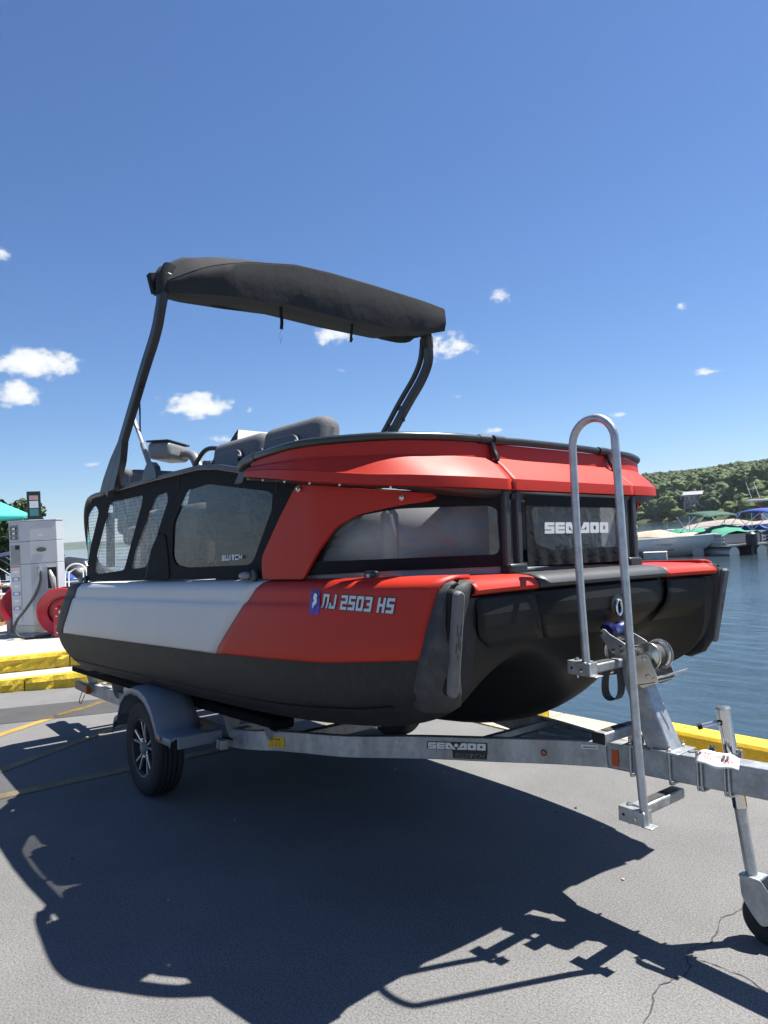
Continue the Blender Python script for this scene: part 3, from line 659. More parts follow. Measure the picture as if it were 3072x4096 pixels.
# lower fasteners: cleats at the corners of the canvas
def cleat(x, mir=1):
    z = gun(x)+.035; y = -(yp(x)+.03)*mir
    c = MB().lathe([(.0005, 0), (.03, .002), (.032, .02), (.024, .028), (.0005, .03)], (x+.04, y+.02*mir, z), (0, -mir, 0), 14).build('cleat_base', BLACKM, boat)
    MB().lathe([(.0005, -.07), (.014, -.062), (.02, -.03), (.021, .0), (.014, .03), (.0005, .04)], (x-.01, y-.015*mir, z), (1, 0, .05), 12).build('cleat', PODM, boat)
cleat(1.60); cleat(-1.40)
# ---------------------------------------------------------------- visor, rail and bow gate
LIP = [(1.74, 1.27, 2.034), (2.0, 1.285, 2.003), (2.178, 1.28, 1.979), (2.30, 1.25, 1.964), (2.40, 1.205, 1.952), (2.556, 1.095, 1.933), (2.66, .98, 1.924), (2.74, .855, 1.915), (2.796, .692, 1.909), (2.822, .49, 1.904)]
RLP = [(1.74, 1.225, 2.132), (1.984, 1.245, 2.134), (2.14, 1.245, 2.139), (2.25, 1.225, 2.141), (2.33, 1.185, 2.143), (2.46, 1.085, 2.146), (2.55, .985, 2.149), (2.61, .855, 2.151), (2.655, .69, 2.152), (2.675, .455, 2.152)]
def visor_rows(L, Rr):
    rows = []
    n_ = len(L)
    for i, ((lx, ly, lz), (rx, ry, rz)) in enumerate(zip(L, Rr)):
        l = Vector((lx, ly, lz)); r = Vector((rx, ry, rz-.02)); h = r.z-l.z; into = Vector((r.x-l.x, r.y-l.y, 0))
        k = min(1, max(0, (i-1)/4)); fz = lerp(.35, .22, k)
        inn = into.normalized()
        row = [l+inn*.06+Vector((0, 0, -.004)), l+inn*.012, l, l+Vector((0, 0, .004)), l+inn*.004+Vector((0, 0, h*fz)), l+inn*.014+Vector((0, 0, h*(fz+.045))),
               l+into*.55+Vector((0, 0, h*lerp(.60, .52, k))), l+into*.86+Vector((0, 0, h*.66)), l+into*.93+Vector((0, 0, h*.70)), l+into*.95+Vector((0, 0, h*.77)), l+into*1.0+Vector((0, 0, h)), l+into*1.1+Vector((0, 0, h+.004))]
        rows.append(row)
    return rows
def dense(rows, k=5):
    cols = list(zip(*rows)); cols = [smoothpath(c, k) for c in cols]; return [list(r) for r in zip(*cols)]
vr = dense(visor_rows(LIP, RLP))
for mir in (1, -1):
    rows = [[(p.x, -p.y*mir, p.z) for p in r] for r in vr]
    vz = MB().grid(rows).build('visor_panel', RED, boat, smooth=24, solid=.006)
LIPF = [(2.826, y, 1.9035) for y in (-.486, -.3, 0, .3, .486)]; RLPF = [(2.680+.008*(1-abs(y)/.45), y*.96, 2.153) for y in (-.486, -.3, 0, .3, .486)]
def vf(L, Rr):
    rows = []
    for (lx, ly, lz), (rx, ry, rz) in zip(L, Rr):
        l = Vector((lx, ly, lz)); r = Vector((rx, ry, rz-.02)); h = r.z-l.z; into = Vector((r.x-l.x, r.y-l.y, 0)); inn = Vector((-1, 0, 0)); fz = .22
        rows.append([l+inn*.06+Vector((0, 0, -.004)), l+inn*.012, l, l+Vector((0, 0, .004)), l+inn*.004+Vector((0, 0, h*fz)), l+inn*.014+Vector((0, 0, h*(fz+.045))),
                     l+into*.55+Vector((0, 0, h*.52)), l+into*.86+Vector((0, 0, h*.66)), l+into*.93+Vector((0, 0, h*.70)), l+into*.95+Vector((0, 0, h*.77)), l+into*1.0+Vector((0, 0, h)), l+into*1.1+Vector((0, 0, h+.004))])
    return rows
MB().grid(dense(vf(LIPF, RLPF), 4)).build('visor_panel', RED, boat, smooth=24, solid=.006)
# dark band beneath the visor
for mir in (1, -1):
    MB().grid([[(x-.03, -(y-.035)*mir, z-lerp(.014, .042, min(1, max(0, (x-2.62)/.18)))), (x-.015, -(y-.022)*mir, z-.004), (x-.05, -(y-.06)*mir, z+.01)] for x, y, z in smoothpath(LIP, 4)]).build('visor_band', BLACKM, boat, smooth=60, solid=.006)
    for k in (3, 7, 12, 17, 22):
        x, y, z = smoothpath(LIP, 4)[k]; MB().lathe([(.0005, .004), (.006, .003), (.007, 0)], (x-.020, -(y-.026)*mir, z-lerp(.008, .02, min(1, max(0, (x-2.62)/.18)))), (.2, -mir, 0), 10).build('rivet', ALU, boat)
MB().grid([[(2.800, y, 1.862), (2.806, y, 1.898), (2.775, y, 1.907)] for y in (-.47, .47)]).build('visor_band', BLACKM, boat, smooth=60, solid=.006)
# top rail
right = [(x, -y, z) for x, y, z in RLP]; rp = right+[(2.690, -.25, 2.153), (2.695, 0, 2.153)]
allp = rp+[(x, -y, z) for x, y, z in rp[-2::-1]]
MB().tube(smoothpath(allp, 5), .0185, 12).build('top_rail', RAILM, boat)
for y in (-.50, -.42, .42, .50):
    a = Vector((2.683 if abs(y) < .46 else 2.670, y, 2.152)); d = Vector((-.1, -1 if y < 0 else 1, 0)).normalized() if abs(y) > .46 else Vector((0, 1, 0))
    MB().tube([a-d*.036, a+d*.036], .0235, 14).build('rail_clamp', BLACKM, boat, bevel=.002)
for s_ in (-1, 1):
    MB().tube(smoothpath([(2.69, .467*s_, 2.135), (2.70, .467*s_, 2.10), (2.715, .469*s_, 2.07), (2.722, .471*s_, 2.045)], 4), [.012]*3+[.012]*9+[.006], 8).build('clamp_tongue', BLACKM, boat)
# rail end brackets
for mir in (1, -1):
    MB().tube([(1.80, -1.227*mir, 2.132), (1.66, -1.215*mir, 2.122), (1.58, -1.20*mir, 2.10)], .024, 12).build('rail_end', BLACKM, boat)
    MB().poly(roundpoly([(1.50, 2.02), (1.59, 2.02), (1.65, 2.09), (1.71, 2.115), (1.70, 2.145), (1.61, 2.14), (1.54, 2.06)], .015), mp=lambda x, z: Vector((x, -1.20*mir, z)), th=(0, .02*mir, 0)).build('rail_bracket', BLACKM, boat, bevel=.003)
    # canvas top rail to the stern
    MB().sweep([(2.0, -1.15*mir, 2.015), (1.52, -1.152*mir, 2.092), (1.24, -1.152*mir, 2.142), (.98, -1.152*mir, 2.166), (.25, -1.152*mir, 2.166), (-.9, -1.15*mir, 2.154)], [(-.022, -.016), (.022, -.016), (.022, .016), (-.022, .016)]).build('side_rail', BLACKM, boat, bevel=.006)
    MB().tube(smoothpath([(-.85, -1.15*mir, 2.154), (-1.13, -1.147*mir, 2.15), (-1.29, -1.142*mir, 2.12), (-1.42, -1.125*mir, 2.02), (-1.53, -1.085*mir, 1.85), (-1.60, -1.03*mir, 1.6), (-1.62, -1.0*mir, gun(-1.6))], 5), .02, 10).build('side_rail', BLACKM, boat)
# inner coaming below the rail, added to block sun, cut short to pass some
for mir in (1, -1):
    MB().grid([[(x-.012, -(y-.006)*mir, z-.03), (x-.05, -(y-.10)*mir, z-.045), (x-.085, -(y-.20)*mir, z-.10), (x-.085, -(y-.20)*mir, 1.9)] for x, y, z in smoothpath(RLP[:6], 3)]).build('coaming', CHAR, boat, smooth=50, solid=.008)
# gate posts
for y in (-.512, -.432, .432, .512):
    MB().box((2.79, y, 1.712), (.04, .036, .385)).build('gate_post', CHAR, boat, bevel=.008)
for s_ in (-1, 1):
    MB().box((2.80, .472*s_, 1.545), (.07, .12, .05)).build('gate_foot', BLACKM, boat, bevel=.012)
# gate canvas with clear window and printed word
GO = [(-.395, 1.555), (.378, 1.553), (.362, 1.885), (-.392, 1.885)]
GW = roundpoly([(-.352, 1.828), (.335, 1.834), (.345, 1.63), (-.20, 1.622), (-.335, 1.655)], .03)
gc = MB().poly(GO, [GW], lambda y, z: Vector((2.815+.006*math.sin(y*60)*max(0, (1.64-z)/.1), y, z)), (-.004, 0, 0), [-.36+.012*k for k in range(61)], [1.57, 1.585, 1.60, 1.62]).build('gate_canvas', CANVAS, boat, smooth=70)
MB().poly([(p[0]+(.012 if p[0] > 0 else -.012), p[1]+(.012 if p[1] > 1.72 else -.012)) for p in GW], mp=lambda y, z: Vector((2.806, y, z))).build('vinyl_window', vinyl('gate_vinyl', .88, .03, wrinkle=.35, wsc=12), gc, smooth=0)
bk = MB().poly(roundpoly([(-.36, 1.57), (.36, 1.57), (.36, 1.86), (-.36, 1.86)], .04), mp=lambda y, z: Vector((2.70, y, z)), th=(-.015, 0, 0)).build('gate_panel', mat('gate_panel_grey', (.13, .132, .136), .6, var=.2, vscale=4), boat, bevel=.004)
m = MB(); seadoo(m, lambda a, b: Vector((2.8085, -.255+a, 1.703+b)), .054, 1.24, .05); m.build('window_print', LGREY, gc, smooth=0)
MB().grid([[(2.715, y, 1.57), (2.72, y, 1.62+.012*math.sin(y*23)), (2.712, y, 1.64+.01*math.sin(y*31+1))] for y in np.linspace(-.35, .35, 40)]).build('gate_pocket', CANVAS, boat, smooth=60)
# ---------------------------------------------------------------- arch and stowed bimini
AP = [(-.70, 2.10), (-.62, 2.20), (-.46, 2.50), (-.10, 2.80), (.06, 2.875), (.20, 2.97), (.34, 3.13), (.42, 3.26), (.47, 3.39), (.465, 3.50)]
AP = [(-.60, 2.12), (-.51, 2.24), (-.37, 2.39), (-.13, 2.632), (.015, 2.772), (.145, 2.90), (.245, 2.994), (.348, 3.086), (.425, 3.175), (.470, 3.257), (.490, 3.344), (.498, 3.43), (.498, 3.50)]
for mir in (1, -1):
    P = smoothpath([(x, -1.19*mir+ (0 if z < 3.3 else .05*mir*(z-3.3)/.2), z) for x, z in AP], 5)
    al = MB().sweep(P, [(-.038, -.026), (.038, -.026), (.038, .026), (-.038, .026)], up=(0, 1, 0)).build('arch_leg', BLACKM, boat, bevel=.008)
    P2 = smoothpath([(x-.085+.03*max(0, (z-2.9)), -1.17*mir, z+.035) for x, z in AP[1:-1]], 5)
    MB().sweep(P2, [(-.018, -.018), (.018, -.018), (.018, .018), (-.018, .018)], up=(0, 1, 0)).build('arch_inner_bar', BLACKM, al, bevel=.004)
    for k in (8, 14, 19, 25):
        q = P[k]; MB().box((q.x-.055, q.y+.01*mir, q.z+.015), (.07, .03, .035)).build('arch_spacer', BLACKM, al, bevel=.006)
    for k in (10, 22):
        q = P[k]; MB().lathe([(.0005, .018), (.012, .016), (.014, 0)], (q.x+.045, q.y, q.z-.02), (.8, 0, -.6), 10).build('arch_knob', BLACKM, al)
    # foot bracket and lower brace
    MB().poly(roundpoly([(-.76, 2.14), (-.42, 2.15), (-.27, 2.34), (-.22, 2.50), (-.29, 2.51), (-.50, 2.38), (-.67, 2.24)], .03), mp=lambda x, z: Vector((x, -1.215*mir, z)), th=(0, .05*mir, 0)).build('arch_foot', BLACKM, boat, bevel=.008)
    MB().poly(roundpoly([(.02, 2.17), (.30, 2.18), (.27, 2.26), (.20, 2.30), (.12, 2.29), (.06, 2.24)], .015), mp=lambda x, z: Vector((x+.04, -1.18*mir, z-.015)), th=(0, .04*mir, 0)).build('strut_bracket', BLACKM, boat, bevel=.004)
    s1 = Vector((-.17, -1.15*mir, 2.66)); s2 = Vector((.18, -1.15*mir, 2.23)); mid = s1.lerp(s2, .52)
    MB().tube([s1, mid], .014, 10).build('arch_strut', ALU, boat); MB().tube([mid, s2], .019, 10).build('strut_sleeve', PODM, boat)
    MB().tube(smoothpath([(-.04, -1.15*mir, 2.76), (-.06, -1.14*mir, 2.68), (-.06, -1.14*mir, 2.55), (-.03, -1.14*mir, 2.44)], 5), .007, 6).build('arch_cable', BLACK, boat)
# stowed bimini: rolled canvas in its sleeve across the arch
rows = []
NY = 46
for i in range(NY+1):
    u = i/NY; y = lerp(-1.16, 1.17, u)
    zt = interp(u, [(0, 3.44), (.10, 3.545), (.22, 3.625), (.37, 3.685), (.5, 3.692), (.68, 3.68), (1, 3.645)])
    zb = interp(u, [(0, 3.36), (.06, 3.35), (.2, 3.365), (.35, 3.39), (.55, 3.375), (.78, 3.375), (.92, 3.42), (1, 3.462)])
    zk = interp(u, [(0, 3.585), (.06, 3.675), (.17, 3.715), (.28, 3.738), (.43, 3.735), (.6, 3.712), (.85, 3.675), (1, 3.65)])
    xf = interp(u, [(0, .56), (.06, .66), (.15, .715), (.9, .735), (1, .715)]); xb = .26
    w = lambda k, s: noise.noise((y*3.1*s, k*1.7, 4.2))*.006
    ring = [(xf-.005+w(1, 1), y, zb), (xf+.012+w(2, 1.5), y, lerp(zb, zt, .35)), (xf+.012+w(3, 1.5), y, lerp(zb, zt, .7)), (xf+.004, y, zt-.006), (xf-.006, y, zt+.002), (lerp(xf, xb, .3), y, lerp(zt, zk, .7)+w(4, 2)), (lerp(xf, xb, .6), y, zk+w(5, 1.4)),
            (xb+.04, y, zk-.015+w(6, 1)), (xb, y, lerp(zb, zk, .7)), (xb+.01, y, lerp(zb, zk, .3)), (xb+.1, y, zb+.03), (lerp(xf, xb, .35), y, zb+.02+w(7, 2))]
    rows.append(ring)
MB().tube([Vector(r[4])+Vector((.002, 0, .002)) for r in rows], .004, 5).build('sleeve_seam', STRAPM, boat)
e0 = [(.42, -1.195, 3.50)]*12; e1 = [(.48, 1.188, 3.55)]*12
r0 = [tuple(Vector(p).lerp(Vector(e0[0]), .55)) for p in rows[0]]; r1 = [tuple(Vector(p).lerp(Vector(e1[0]), .10)+Vector((0, .012, 0))) for p in rows[-1]]
MB().grid([e0, r0]+rows+[r1, e1], True).build('stowed_bimini', COVERM, boat, smooth=42)
for u0, u1, zd, name in ((.05, .38, 3.385, 0), (.70, .97, 3.40, 1)):     # loose flaps under the sleeve
    fr = []
    for i in range(13):
        y = lerp(lerp(-1.16, 1.17, u0), lerp(-1.16, 1.17, u1), i/12); s = math.sin(math.pi*i/12)**.6
        skew = (i/12) if name else (1-i/12)
        z0 = 3.47; zl = lerp(z0, zd-.03, s*(.45+.55*skew))
        fr.append([(.50, y, z0), (.46+.04*s, y, lerp(z0, zl, .5)), (.40, y, zl), (.34-.02*s, y, lerp(z0, zl, .6)), (.30, y, z0)])
    MB().grid(fr).build('canvas_fold', CANVAS, boat, smooth=60)
for mir in (1, -1):
    MB().tube([(.49, -1.18*mir, 3.37), (.49, -1.17*mir, 3.45), (.48, -1.12*mir, 3.56)], [.044, .050, .05], 12).build('sleeve_cuff', COVERM, boat)
MB().box((.36, -1.19, 3.475), (.06, .05, .13), Matrix.Rotation(.25, 3, 'X')).build('sleeve_flap', CANVAS, boat, bevel=.006)
MB().sweep(smoothpath([(.62, -.36, 3.40), (.61, -.355, 3.36), (.60, -.345, 3.30), (.60, -.35, 3.245)], 4), [(-.012, -.003), (.012, -.003), (.012, .003), (-.012, .003)], up=(1, 0, 0)).build('hanging_strap', CANVAS, boat)
MB().tube([(.60, -.35, 3.25), (.60, -.362, 3.205)], .0018, 5).build('strap_wire', ZINC, boat)
MB().tube([(.60, -.36+.012*math.cos(k*math.pi/6), 3.185+.02*math.sin(k*math.pi/6)) for k in range(12)], .002, 5, closed=True).build('strap_ring', ZINC, boat)
MB().tube([(.60, -.358, 3.166), (.60, -.356, 3.14)], .0035, 5).build('strap_hook', ZINC, boat)
MB().sweep(smoothpath([(.62, .27, 3.43), (.61, .272, 3.36), (.60, .265, 3.25)], 4), [(-.010, -.003), (.010, -.003), (.010, .003), (-.010, .003)], up=(1, 0, 0)).build('hanging_strap', CANVAS, boat)
MB().box((.60, .272, 3.275), (.01, .028, .02)).build('strap_buckle', BLACKM, boat, bevel=.003)
# ---------------------------------------------------------------- seats and helm
def cushion(c, d, name, m, parent, rot=None, bev=.05):
    return MB().box(c, d, rot).build(name, m, parent, bevel=bev, bseg=4)
tilt = Matrix.Rotation(R_(-8), 3, 'X')
for x0, x1, y in ((1.44, 2.04, -.98), (.80, 1.42, -.98)):
    s_ = cushion(((x0+x1)/2, y+.02, 2.03), (x1-x0-.010, .16, .62), 'seat_backrest', SEATM, boat, tilt, .065)
    sh = MB().poly(roundpoly([(x0+.08, 1.9), (x1-.14, 1.9), (x1-.13, 2.20), (x1-.19, 2.255), (x0+.13, 2.26), (x0+.08, 2.20)], .04), mp=lambda x, z: Vector((x, y-.075+(z-2.05)*.14-.010, z)), th=(0, .03, 0)).build('seat_shell', SEATS, boat, bevel=.01)
    for bx in (x0+.10, x1-.155):
        MB().lathe([(.0005, .018), (.017, .016), (.022, 0)], (bx, y-.086+(2.2-2.05)*.14, 2.20), (0, -1, .1), 12).build('seat_bolt', BLACKM, sh)
    cushion(((x0+x1)/2, y+.30, 1.80), (x1-x0, .52, .16), 'seat_cushion', SEATM, boat, None, .05)
MB().box((1.42, -.72, 1.62), (1.24, .56, .30)).build('seat_base', INNER, boat, bevel=.03)
MB().box((.235, -.88, 1.74), (1.06, .40, .48)).build('side_lounge_sunblock', SEATM, boat, bevel=.06, bseg=3)  # lounge seat added and lengthened to stop sun through the side windows
MB().box((2.24, -.70, 1.70), (.42, .44, .32)).build('bow_lounge_sunblock', INNER, boat, bevel=.05)  # bow lounges, added to stop sun passing out through the bow windows
MB().box((2.24, .74, 1.74), (.42, .50, .40)).build('bow_lounge_sunblock', INNER, boat, bevel=.05)
for x, y in ((-1.30, -.62), (-1.30, .45)):
    cushion((x, y, 2.12), (.16, .52, .58), 'seat_backrest', SEATM, boat, Matrix.Rotation(R_(8), 3, 'Y'), .055)
    cushion((x+.3, y, 1.82), (.52, .52, .16), 'seat_cushion', SEATM, boat, None, .05)
    MB().box((x+.28, y, 1.60), (.4, .4, .32)).build('seat_base', INNER, boat, bevel=.03)
# helm console with gauge pod
cn_ = []
for z, x0, x1, w in ((gun(0), -.95, -.35, .30), (1.9, -.97, -.30, .29), (2.2, -.93, -.20, .27), (2.30, -.80, -.25, .22), (2.34, -.66, -.34, .16)):
    cn_.append([(x0, -.28-w, z), (x1, -.28-w, z), (x1+.04, -.28, z), (x1, -.28+w, z), (x0, -.28+w, z)])
MB().grid(cn_, True).add(cn_[-1], [(0, 1, 2, 3, 4)]).build('helm_console', CHAR, boat, sub=1)
MB().box((-1.20, -.47, 2.565), (.22, .40, .15), Matrix.Rotation(R_(40), 3, 'Z')).build('gauge_pod', PODM, boat, bevel=.045, bseg=4)
MB().box((-1.21, -.47, 2.648), (.22, .40, .016), Matrix.Rotation(R_(40), 3, 'Z')).build('gauge_lid', BLACK, boat, bevel=.006)
MB().tube(smoothpath([(-1.12, -.36, 2.55), (-1.0, -.33, 2.52), (-.92, -.32, 2.43), (-.84, -.30, 2.30), (-.80, -.28, 2.2)], 4), .045, 12).build('pod_arm', PODM, boat)
MB().tube(smoothpath([(-.86, -.38, 2.40), (-.80, -.36, 2.48), (-.72, -.34, 2.535), (-.60, -.32, 2.54), (-.45, -.28, 2.50), (-.34, -.25, 2.44)], 5), .020, 10).build('grab_handle', BLACKM, boat)
for k in range(3):
    MB().box((-.62+.10*k, -.30, 2.40-.01*k), (.10, .20, .05), Matrix.Rotation(R_(20), 3, 'Y')).build('dash_cluster', BLACKM, boat, bevel=.015)
MB().grid([[(-.45+.05*j*0+.25*(i/8)**2, lerp(-.30, .35, j/8), 2.40+.24*(i/8)) for j in range(9)] for i in range(9)]).build('windscreen', ACRYL, boat, smooth=60)
MB().box((-1.68, -.76, 2.08), (.10, .09, .17)).build('stern_bracket', BLACKM, boat, bevel=.02)
MB().tube([(-1.68, -.78, 2.14), (-1.42, -1.08, 2.14)], .026, 8).build('stern_bracket_arm', BLACKM, boat)
MB().box((-1.74, -.82, 1.80), (.05, .07, .50)).build('stern_post', BLACKM, boat, bevel=.01)
MB().box((.8, .35, 1.68), (1.7, .9, .30)).build('inner_lounge', INNER, boat, bevel=.05)
# bow interior wall seen through the clear bow window
MB().grid([[(1.85, -1.04, gun(1.7)), (1.85, -1.04, 1.95)], [(2.2, -1.02, 1.51), (2.2, -1.02, 1.94)], [(2.40, -.92, 1.51), (2.40, -.92, 1.93)], [(2.60, -.66, 1.51), (2.60, -.66, 1.91)], [(2.68, -.50, 1.51), (2.68, -.50, 1.90)]]).build('bow_inner_wall', INNER, boat, smooth=60, solid=.02)
MB().grid([[(1.80, -1.05, gun(1.7)), (1.80, -1.05, 1.98)], [(1.80, 1.05, gun(1.7)), (1.80, 1.05, 1.98)]]).build('bow_bulkhead', CHAR, boat, smooth=0, solid=.03)

# ================================================================== THE TRAILER
trl = thing('boat_trailer', 'galvanised single axle boat trailer with side steps and tall handrail under the pontoon boat', 'boat trailer', (0, 0, 0))
RP = [(-2.55, .80, .392), (-1.2, .80, .436), (-.14, .80, .464), (.45, .80, .487), (.70, .793, .503), (.90, .775, .530), (1.10, .74, .558), (1.35, .685, .582), (1.64, .60, .604), (2.03, .42, .643), (2.406, .28, .678), (2.734, .14, .706), (2.95, .062, .722)]
RS = smoothpath(RP, 4)
RH = .118
for mir in (1, -1):
    P = [(x, -(y-.022)*mir, z) for x, y, z in RS]
    MB().sweep(P, [(-.022, -RH), (.022, -RH), (.022, 0), (-.022, 0)]).build('side_rail', GALVW, trl, bevel=.004)
def rail_at(x):
    for a, b in zip(RS[:-1], RS[1:]):
        if a.x <= x <= b.x:
            t = (x-a.x)/(b.x-a.x); p = a.lerp(b, t); d = (b-a); d.z = 0; d.normalize(); return p, d, (b.z-a.z)/max(1e-6, math.hypot(b.x-a.x, b.y-a.y))
def railmap(x0, dz, off):
    d0 = rail_at(x0)[1]
    def f(a, b):
        p, d, sl = rail_at(x0+a*d0.x); nrm = Vector((-d.y, -d.x, 0)).normalized()
        return Vector((p.x, -p.y, p.z-dz+b))+nrm*off
    return f
def rect(a0, b0, a1, b1): return [(a0, b0), (a1, b0), (a1, b1), (a0, b1)]
def decal(name, m, x0, dz, poly, off, parent=trl):
    f = railmap(x0, dz, off); return MB().poly(poly, mp=f, cuts=[.02*k for k in range(1, 20)]).build(name, m, parent, smooth=0)
ls = decal('lift_sticker', YDECAL, 1.02, .098, rect(0, 0, .150, .066), .003)
m = MB(); f = railmap(1.02, .098, .0038); lettering(m, 'LIFT HERE', lambda a, b: f(.028+a, .045+b), .0085, .011, .002, .0022)
for k in range(3):
    x = .038+k*.036; m.add([f(x-.0015, .018), f(x+.0015, .018), f(x+.0015, .032), f(x-.0015, .032)], [(0, 1, 2, 3)]); m.add([f(x-.005, .018), f(x, .007), f(x+.005, .018)], [(0, 1, 2)])
m.build('lift_print', BLACK, ls, smooth=0)
ds = decal('logo_sticker', BLACK, 2.085, .086, [(0, .022), (.15, .020), (.155, -.022), (.345, -.022), (.352, .022), (.352, .062), (.004, .062)], .003)
m = MB(); f = railmap(2.085, .086, .0042); seadoo(m, lambda a, b: f(.008+a, .0235+b), .0335, 1.29); m.build('logo_print', WDECAL, ds, smooth=0)
m = MB(); lettering(m, 'SWITCH', lambda a, b: f(.166+a, -.017+b), .024, .022, .0045, .0055, .3); m.build('logo_subprint', DGREY, ds, smooth=0)
p, d, sl = rail_at(2.678)
am = MB().lathe([(.015, 0), (.0155, .005), (.012, .006)], Vector((p.x, -p.y, p.z-.064)), (-d.y, -d.x, 0), 18).build('marker_light', BLACK, trl)
MB().lathe([(.0115, .003), (.010, .0075), (.0005, .0095)], Vector((p.x, -p.y, p.z-.064)), (-d.y, -d.x, 0), 16).build('lens', AMBER, am)
bs = decal('serial_sticker', WDECAL, 2.85, .036, rect(0, 0, .078, .019), .003)
m = MB(); f = railmap(2.85, .036, .0038)
for k in range(28):
    a = .006+k*.0024; m.add([f(a, .004), f(a+.001+.0008*(k % 3 == 0), .004), f(a+.001+.0008*(k % 3 == 0), .012), f(a, .012)], [(0, 1, 2, 3)])
m.build('barcode', BLACK, bs, smooth=0)
# tongue
def tz(x): return .722+.045*(x-2.97)
MB().sweep([(2.55, 0, tz(2.55)), (4.72, 0, tz(4.72))], [(-.05, -.122), (.05, -.122), (.05, 0), (-.05, 0)]).build('tongue', GALV, trl, bevel=.008, bseg=3)
MB().poly(rect(2.975, 0, 3.012, 0), mp=lambda a, b: Vector((a, -.0525, b))) if False else None
MB().poly(roundpoly([(2.985, .618), (3.020, .620), (3.020, .694), (2.985, .692)], .006), mp=lambda a, b: Vector((a, -.056, b)), th=(0, .004, 0)).build('orange_reflector', ORANGE, trl, smooth=0)
MB().sweep([(4.70, 0, tz(4.7)-.02), (4.86, 0, tz(4.86)-.02), (4.96, 0, tz(4.9)-.05)], [(-.058, -.09), (.058, -.09), (.058, .03), (-.058, .03)]).build('coupler', GALV, trl, bevel=.02)
# scratched pen letters on the tongue's top
m = MB(); fz = lambda a, b: Vector((3.70+a, -.030+b*.8, tz(3.70+a)+.0015)); lettering(m, 'LEO', fz, .030, .040, .0032, .022); m.build('pen_marks', BLACK, trl, smooth=0)
# u-bolts and clamp plates around the tongue
def ubolt(x, r=.006, dbl=False):
    for dx in ((0, .016) if dbl else (0,)):
        z = tz(x+dx); q = .058
        MB().tube(smoothpath([(x+dx, -q, z+.03), (x+dx, -q-.001, z-.06), (x+dx, -q, z-.122), (x+dx, -q+.012, z-.134), (x+dx, 0, z-.136), (x+dx, q-.012, z-.134), (x+dx, q, z-.122), (x+dx, q, z+.03)], 4), r, 8).build('u_bolt', GALVL, trl)
ubolt(3.085); ubolt(3.275); ubolt(3.40, .006, True); ubolt(3.515, .006, True)
for x in (3.085, 3.275):
    for y in (-.058, .058):
        MB().lathe([(.011, 0), (.011, .010), (.006, .012), (.006, .026), (.0005, .027)], (x, y, tz(x)+.008), (0, 0, 1), 6).build('nut', ZINC, trl, smooth=20)
MB().box((3.262, 0, tz(3.26)+.005), (.13, .155, .009)).build('clamp_plate', GALVL, trl, bevel=.002)
MB().box((3.085, 0, tz(3.085)+.005), (.05, .15, .009)).build('clamp_plate', GALVL, trl, bevel=.002)
for x in (3.40, 3.515): MB().tube([(x+.008, -.05, tz(x)+.012), (x+.008, .06, tz(x)+.012)], .010, 8).build('clamp_bar', BLACKM, trl)
# cross members, gusset and axle
for x in (-2.2, -.75, 1.15):
    p = rail_at(x)[0]; MB().box((x, 0, p.z-.06), (.06, 2*p.y-.09, .07)).build('cross_member', GALVW, trl, bevel=.004)
for x in (2.36, 2.50):
    p = rail_at(x)[0]; MB().box((x, 0, p.z-.035), (.035, 2*p.y-.09, .06)).build('cross_member', GALV, trl, bevel=.003)
MB().box((-.005, 0, .325), (.07, 1.92, .07)).build('axle', GALVW, trl, bevel=.006)
for s_ in (-1, 1):
    MB().box((.05, .80*s_, .385), (.30, .03, .07)).build('axle_bracket', GALV, trl, bevel=.004)
    MB().tube(smoothpath([(.2, .93*s_, .36), (.45, .84*s_, .42), (.62, .80*s_, .43)], 4), .007, 6).build('brake_line', BLACK, trl)
# bunks with brackets
for mir in (1, -1):
    MB().sweep([(-2.68, -.84*mir, .556), (-1, -.84*mir, .606), (1.28, -.83*mir, .692), (1.34, -.83*mir, .680)], [(-.075, -.055), (.075, -.055), (.075, 0), (-.075, 0)]).build('bunk', CARPET, trl, bevel=.012)
    for x in (-2.35, -1.62, .62, 1.05):
        rz = rail_at(x)[0].z; bz = interp(x, [(-2.68, .50), (1.28, .636)]); y0 = rail_at(x)[0].y-.03
        MB().poly([(-.10, bz), (.10, bz), (.055, rz-.02), (.02, rz-.055), (-.03, rz-.055)], mp=lambda a, b: Vector((x, -(y0+a*.7+.03)*mir, b)), th=(.008, 0, 0)).build('bunk_bracket', GALV, trl, bevel=.002)
        MB().box((x+.03, -(y0+.02)*mir, bz-.006), (.09, .15, .008)).build('bunk_bracket', GALV, trl, bevel=.002)
        MB().box((x+.03, -(y0-.02)*mir, rz+.004), (.07, .12, .007)).build('bracket_flange', GALV, trl, bevel=.002)
    # tail lamp on the rail end
    lb = MB().box((-2.56, -.845*mir, .355), (.36, .05, .085)).build('tail_lamp', BLACKM, trl, bevel=.01)
    MB().box((-2.36, -.845*mir, .355), (.03, .053, .085)).build('lamp_lens', ORANGE, lb, bevel=.004)
    MB().tube(smoothpath([(-2.55, -.85*mir, .31), (-2.58, -.87*mir, .22), (-2.50, -.88*mir, .20), (-2.40, -.87*mir, .30)], 5), .004, 5).build('lamp_wire', BLACK, trl)
    MB().tube(smoothpath([(-2.45, -.78*mir, .40), (-2.30, -.70*mir, .50), (-2.1, -.70*mir, .47)], 5), .008, 6).build('red_strap', mat('red_strap', (.5, .06, .03), .7), trl)
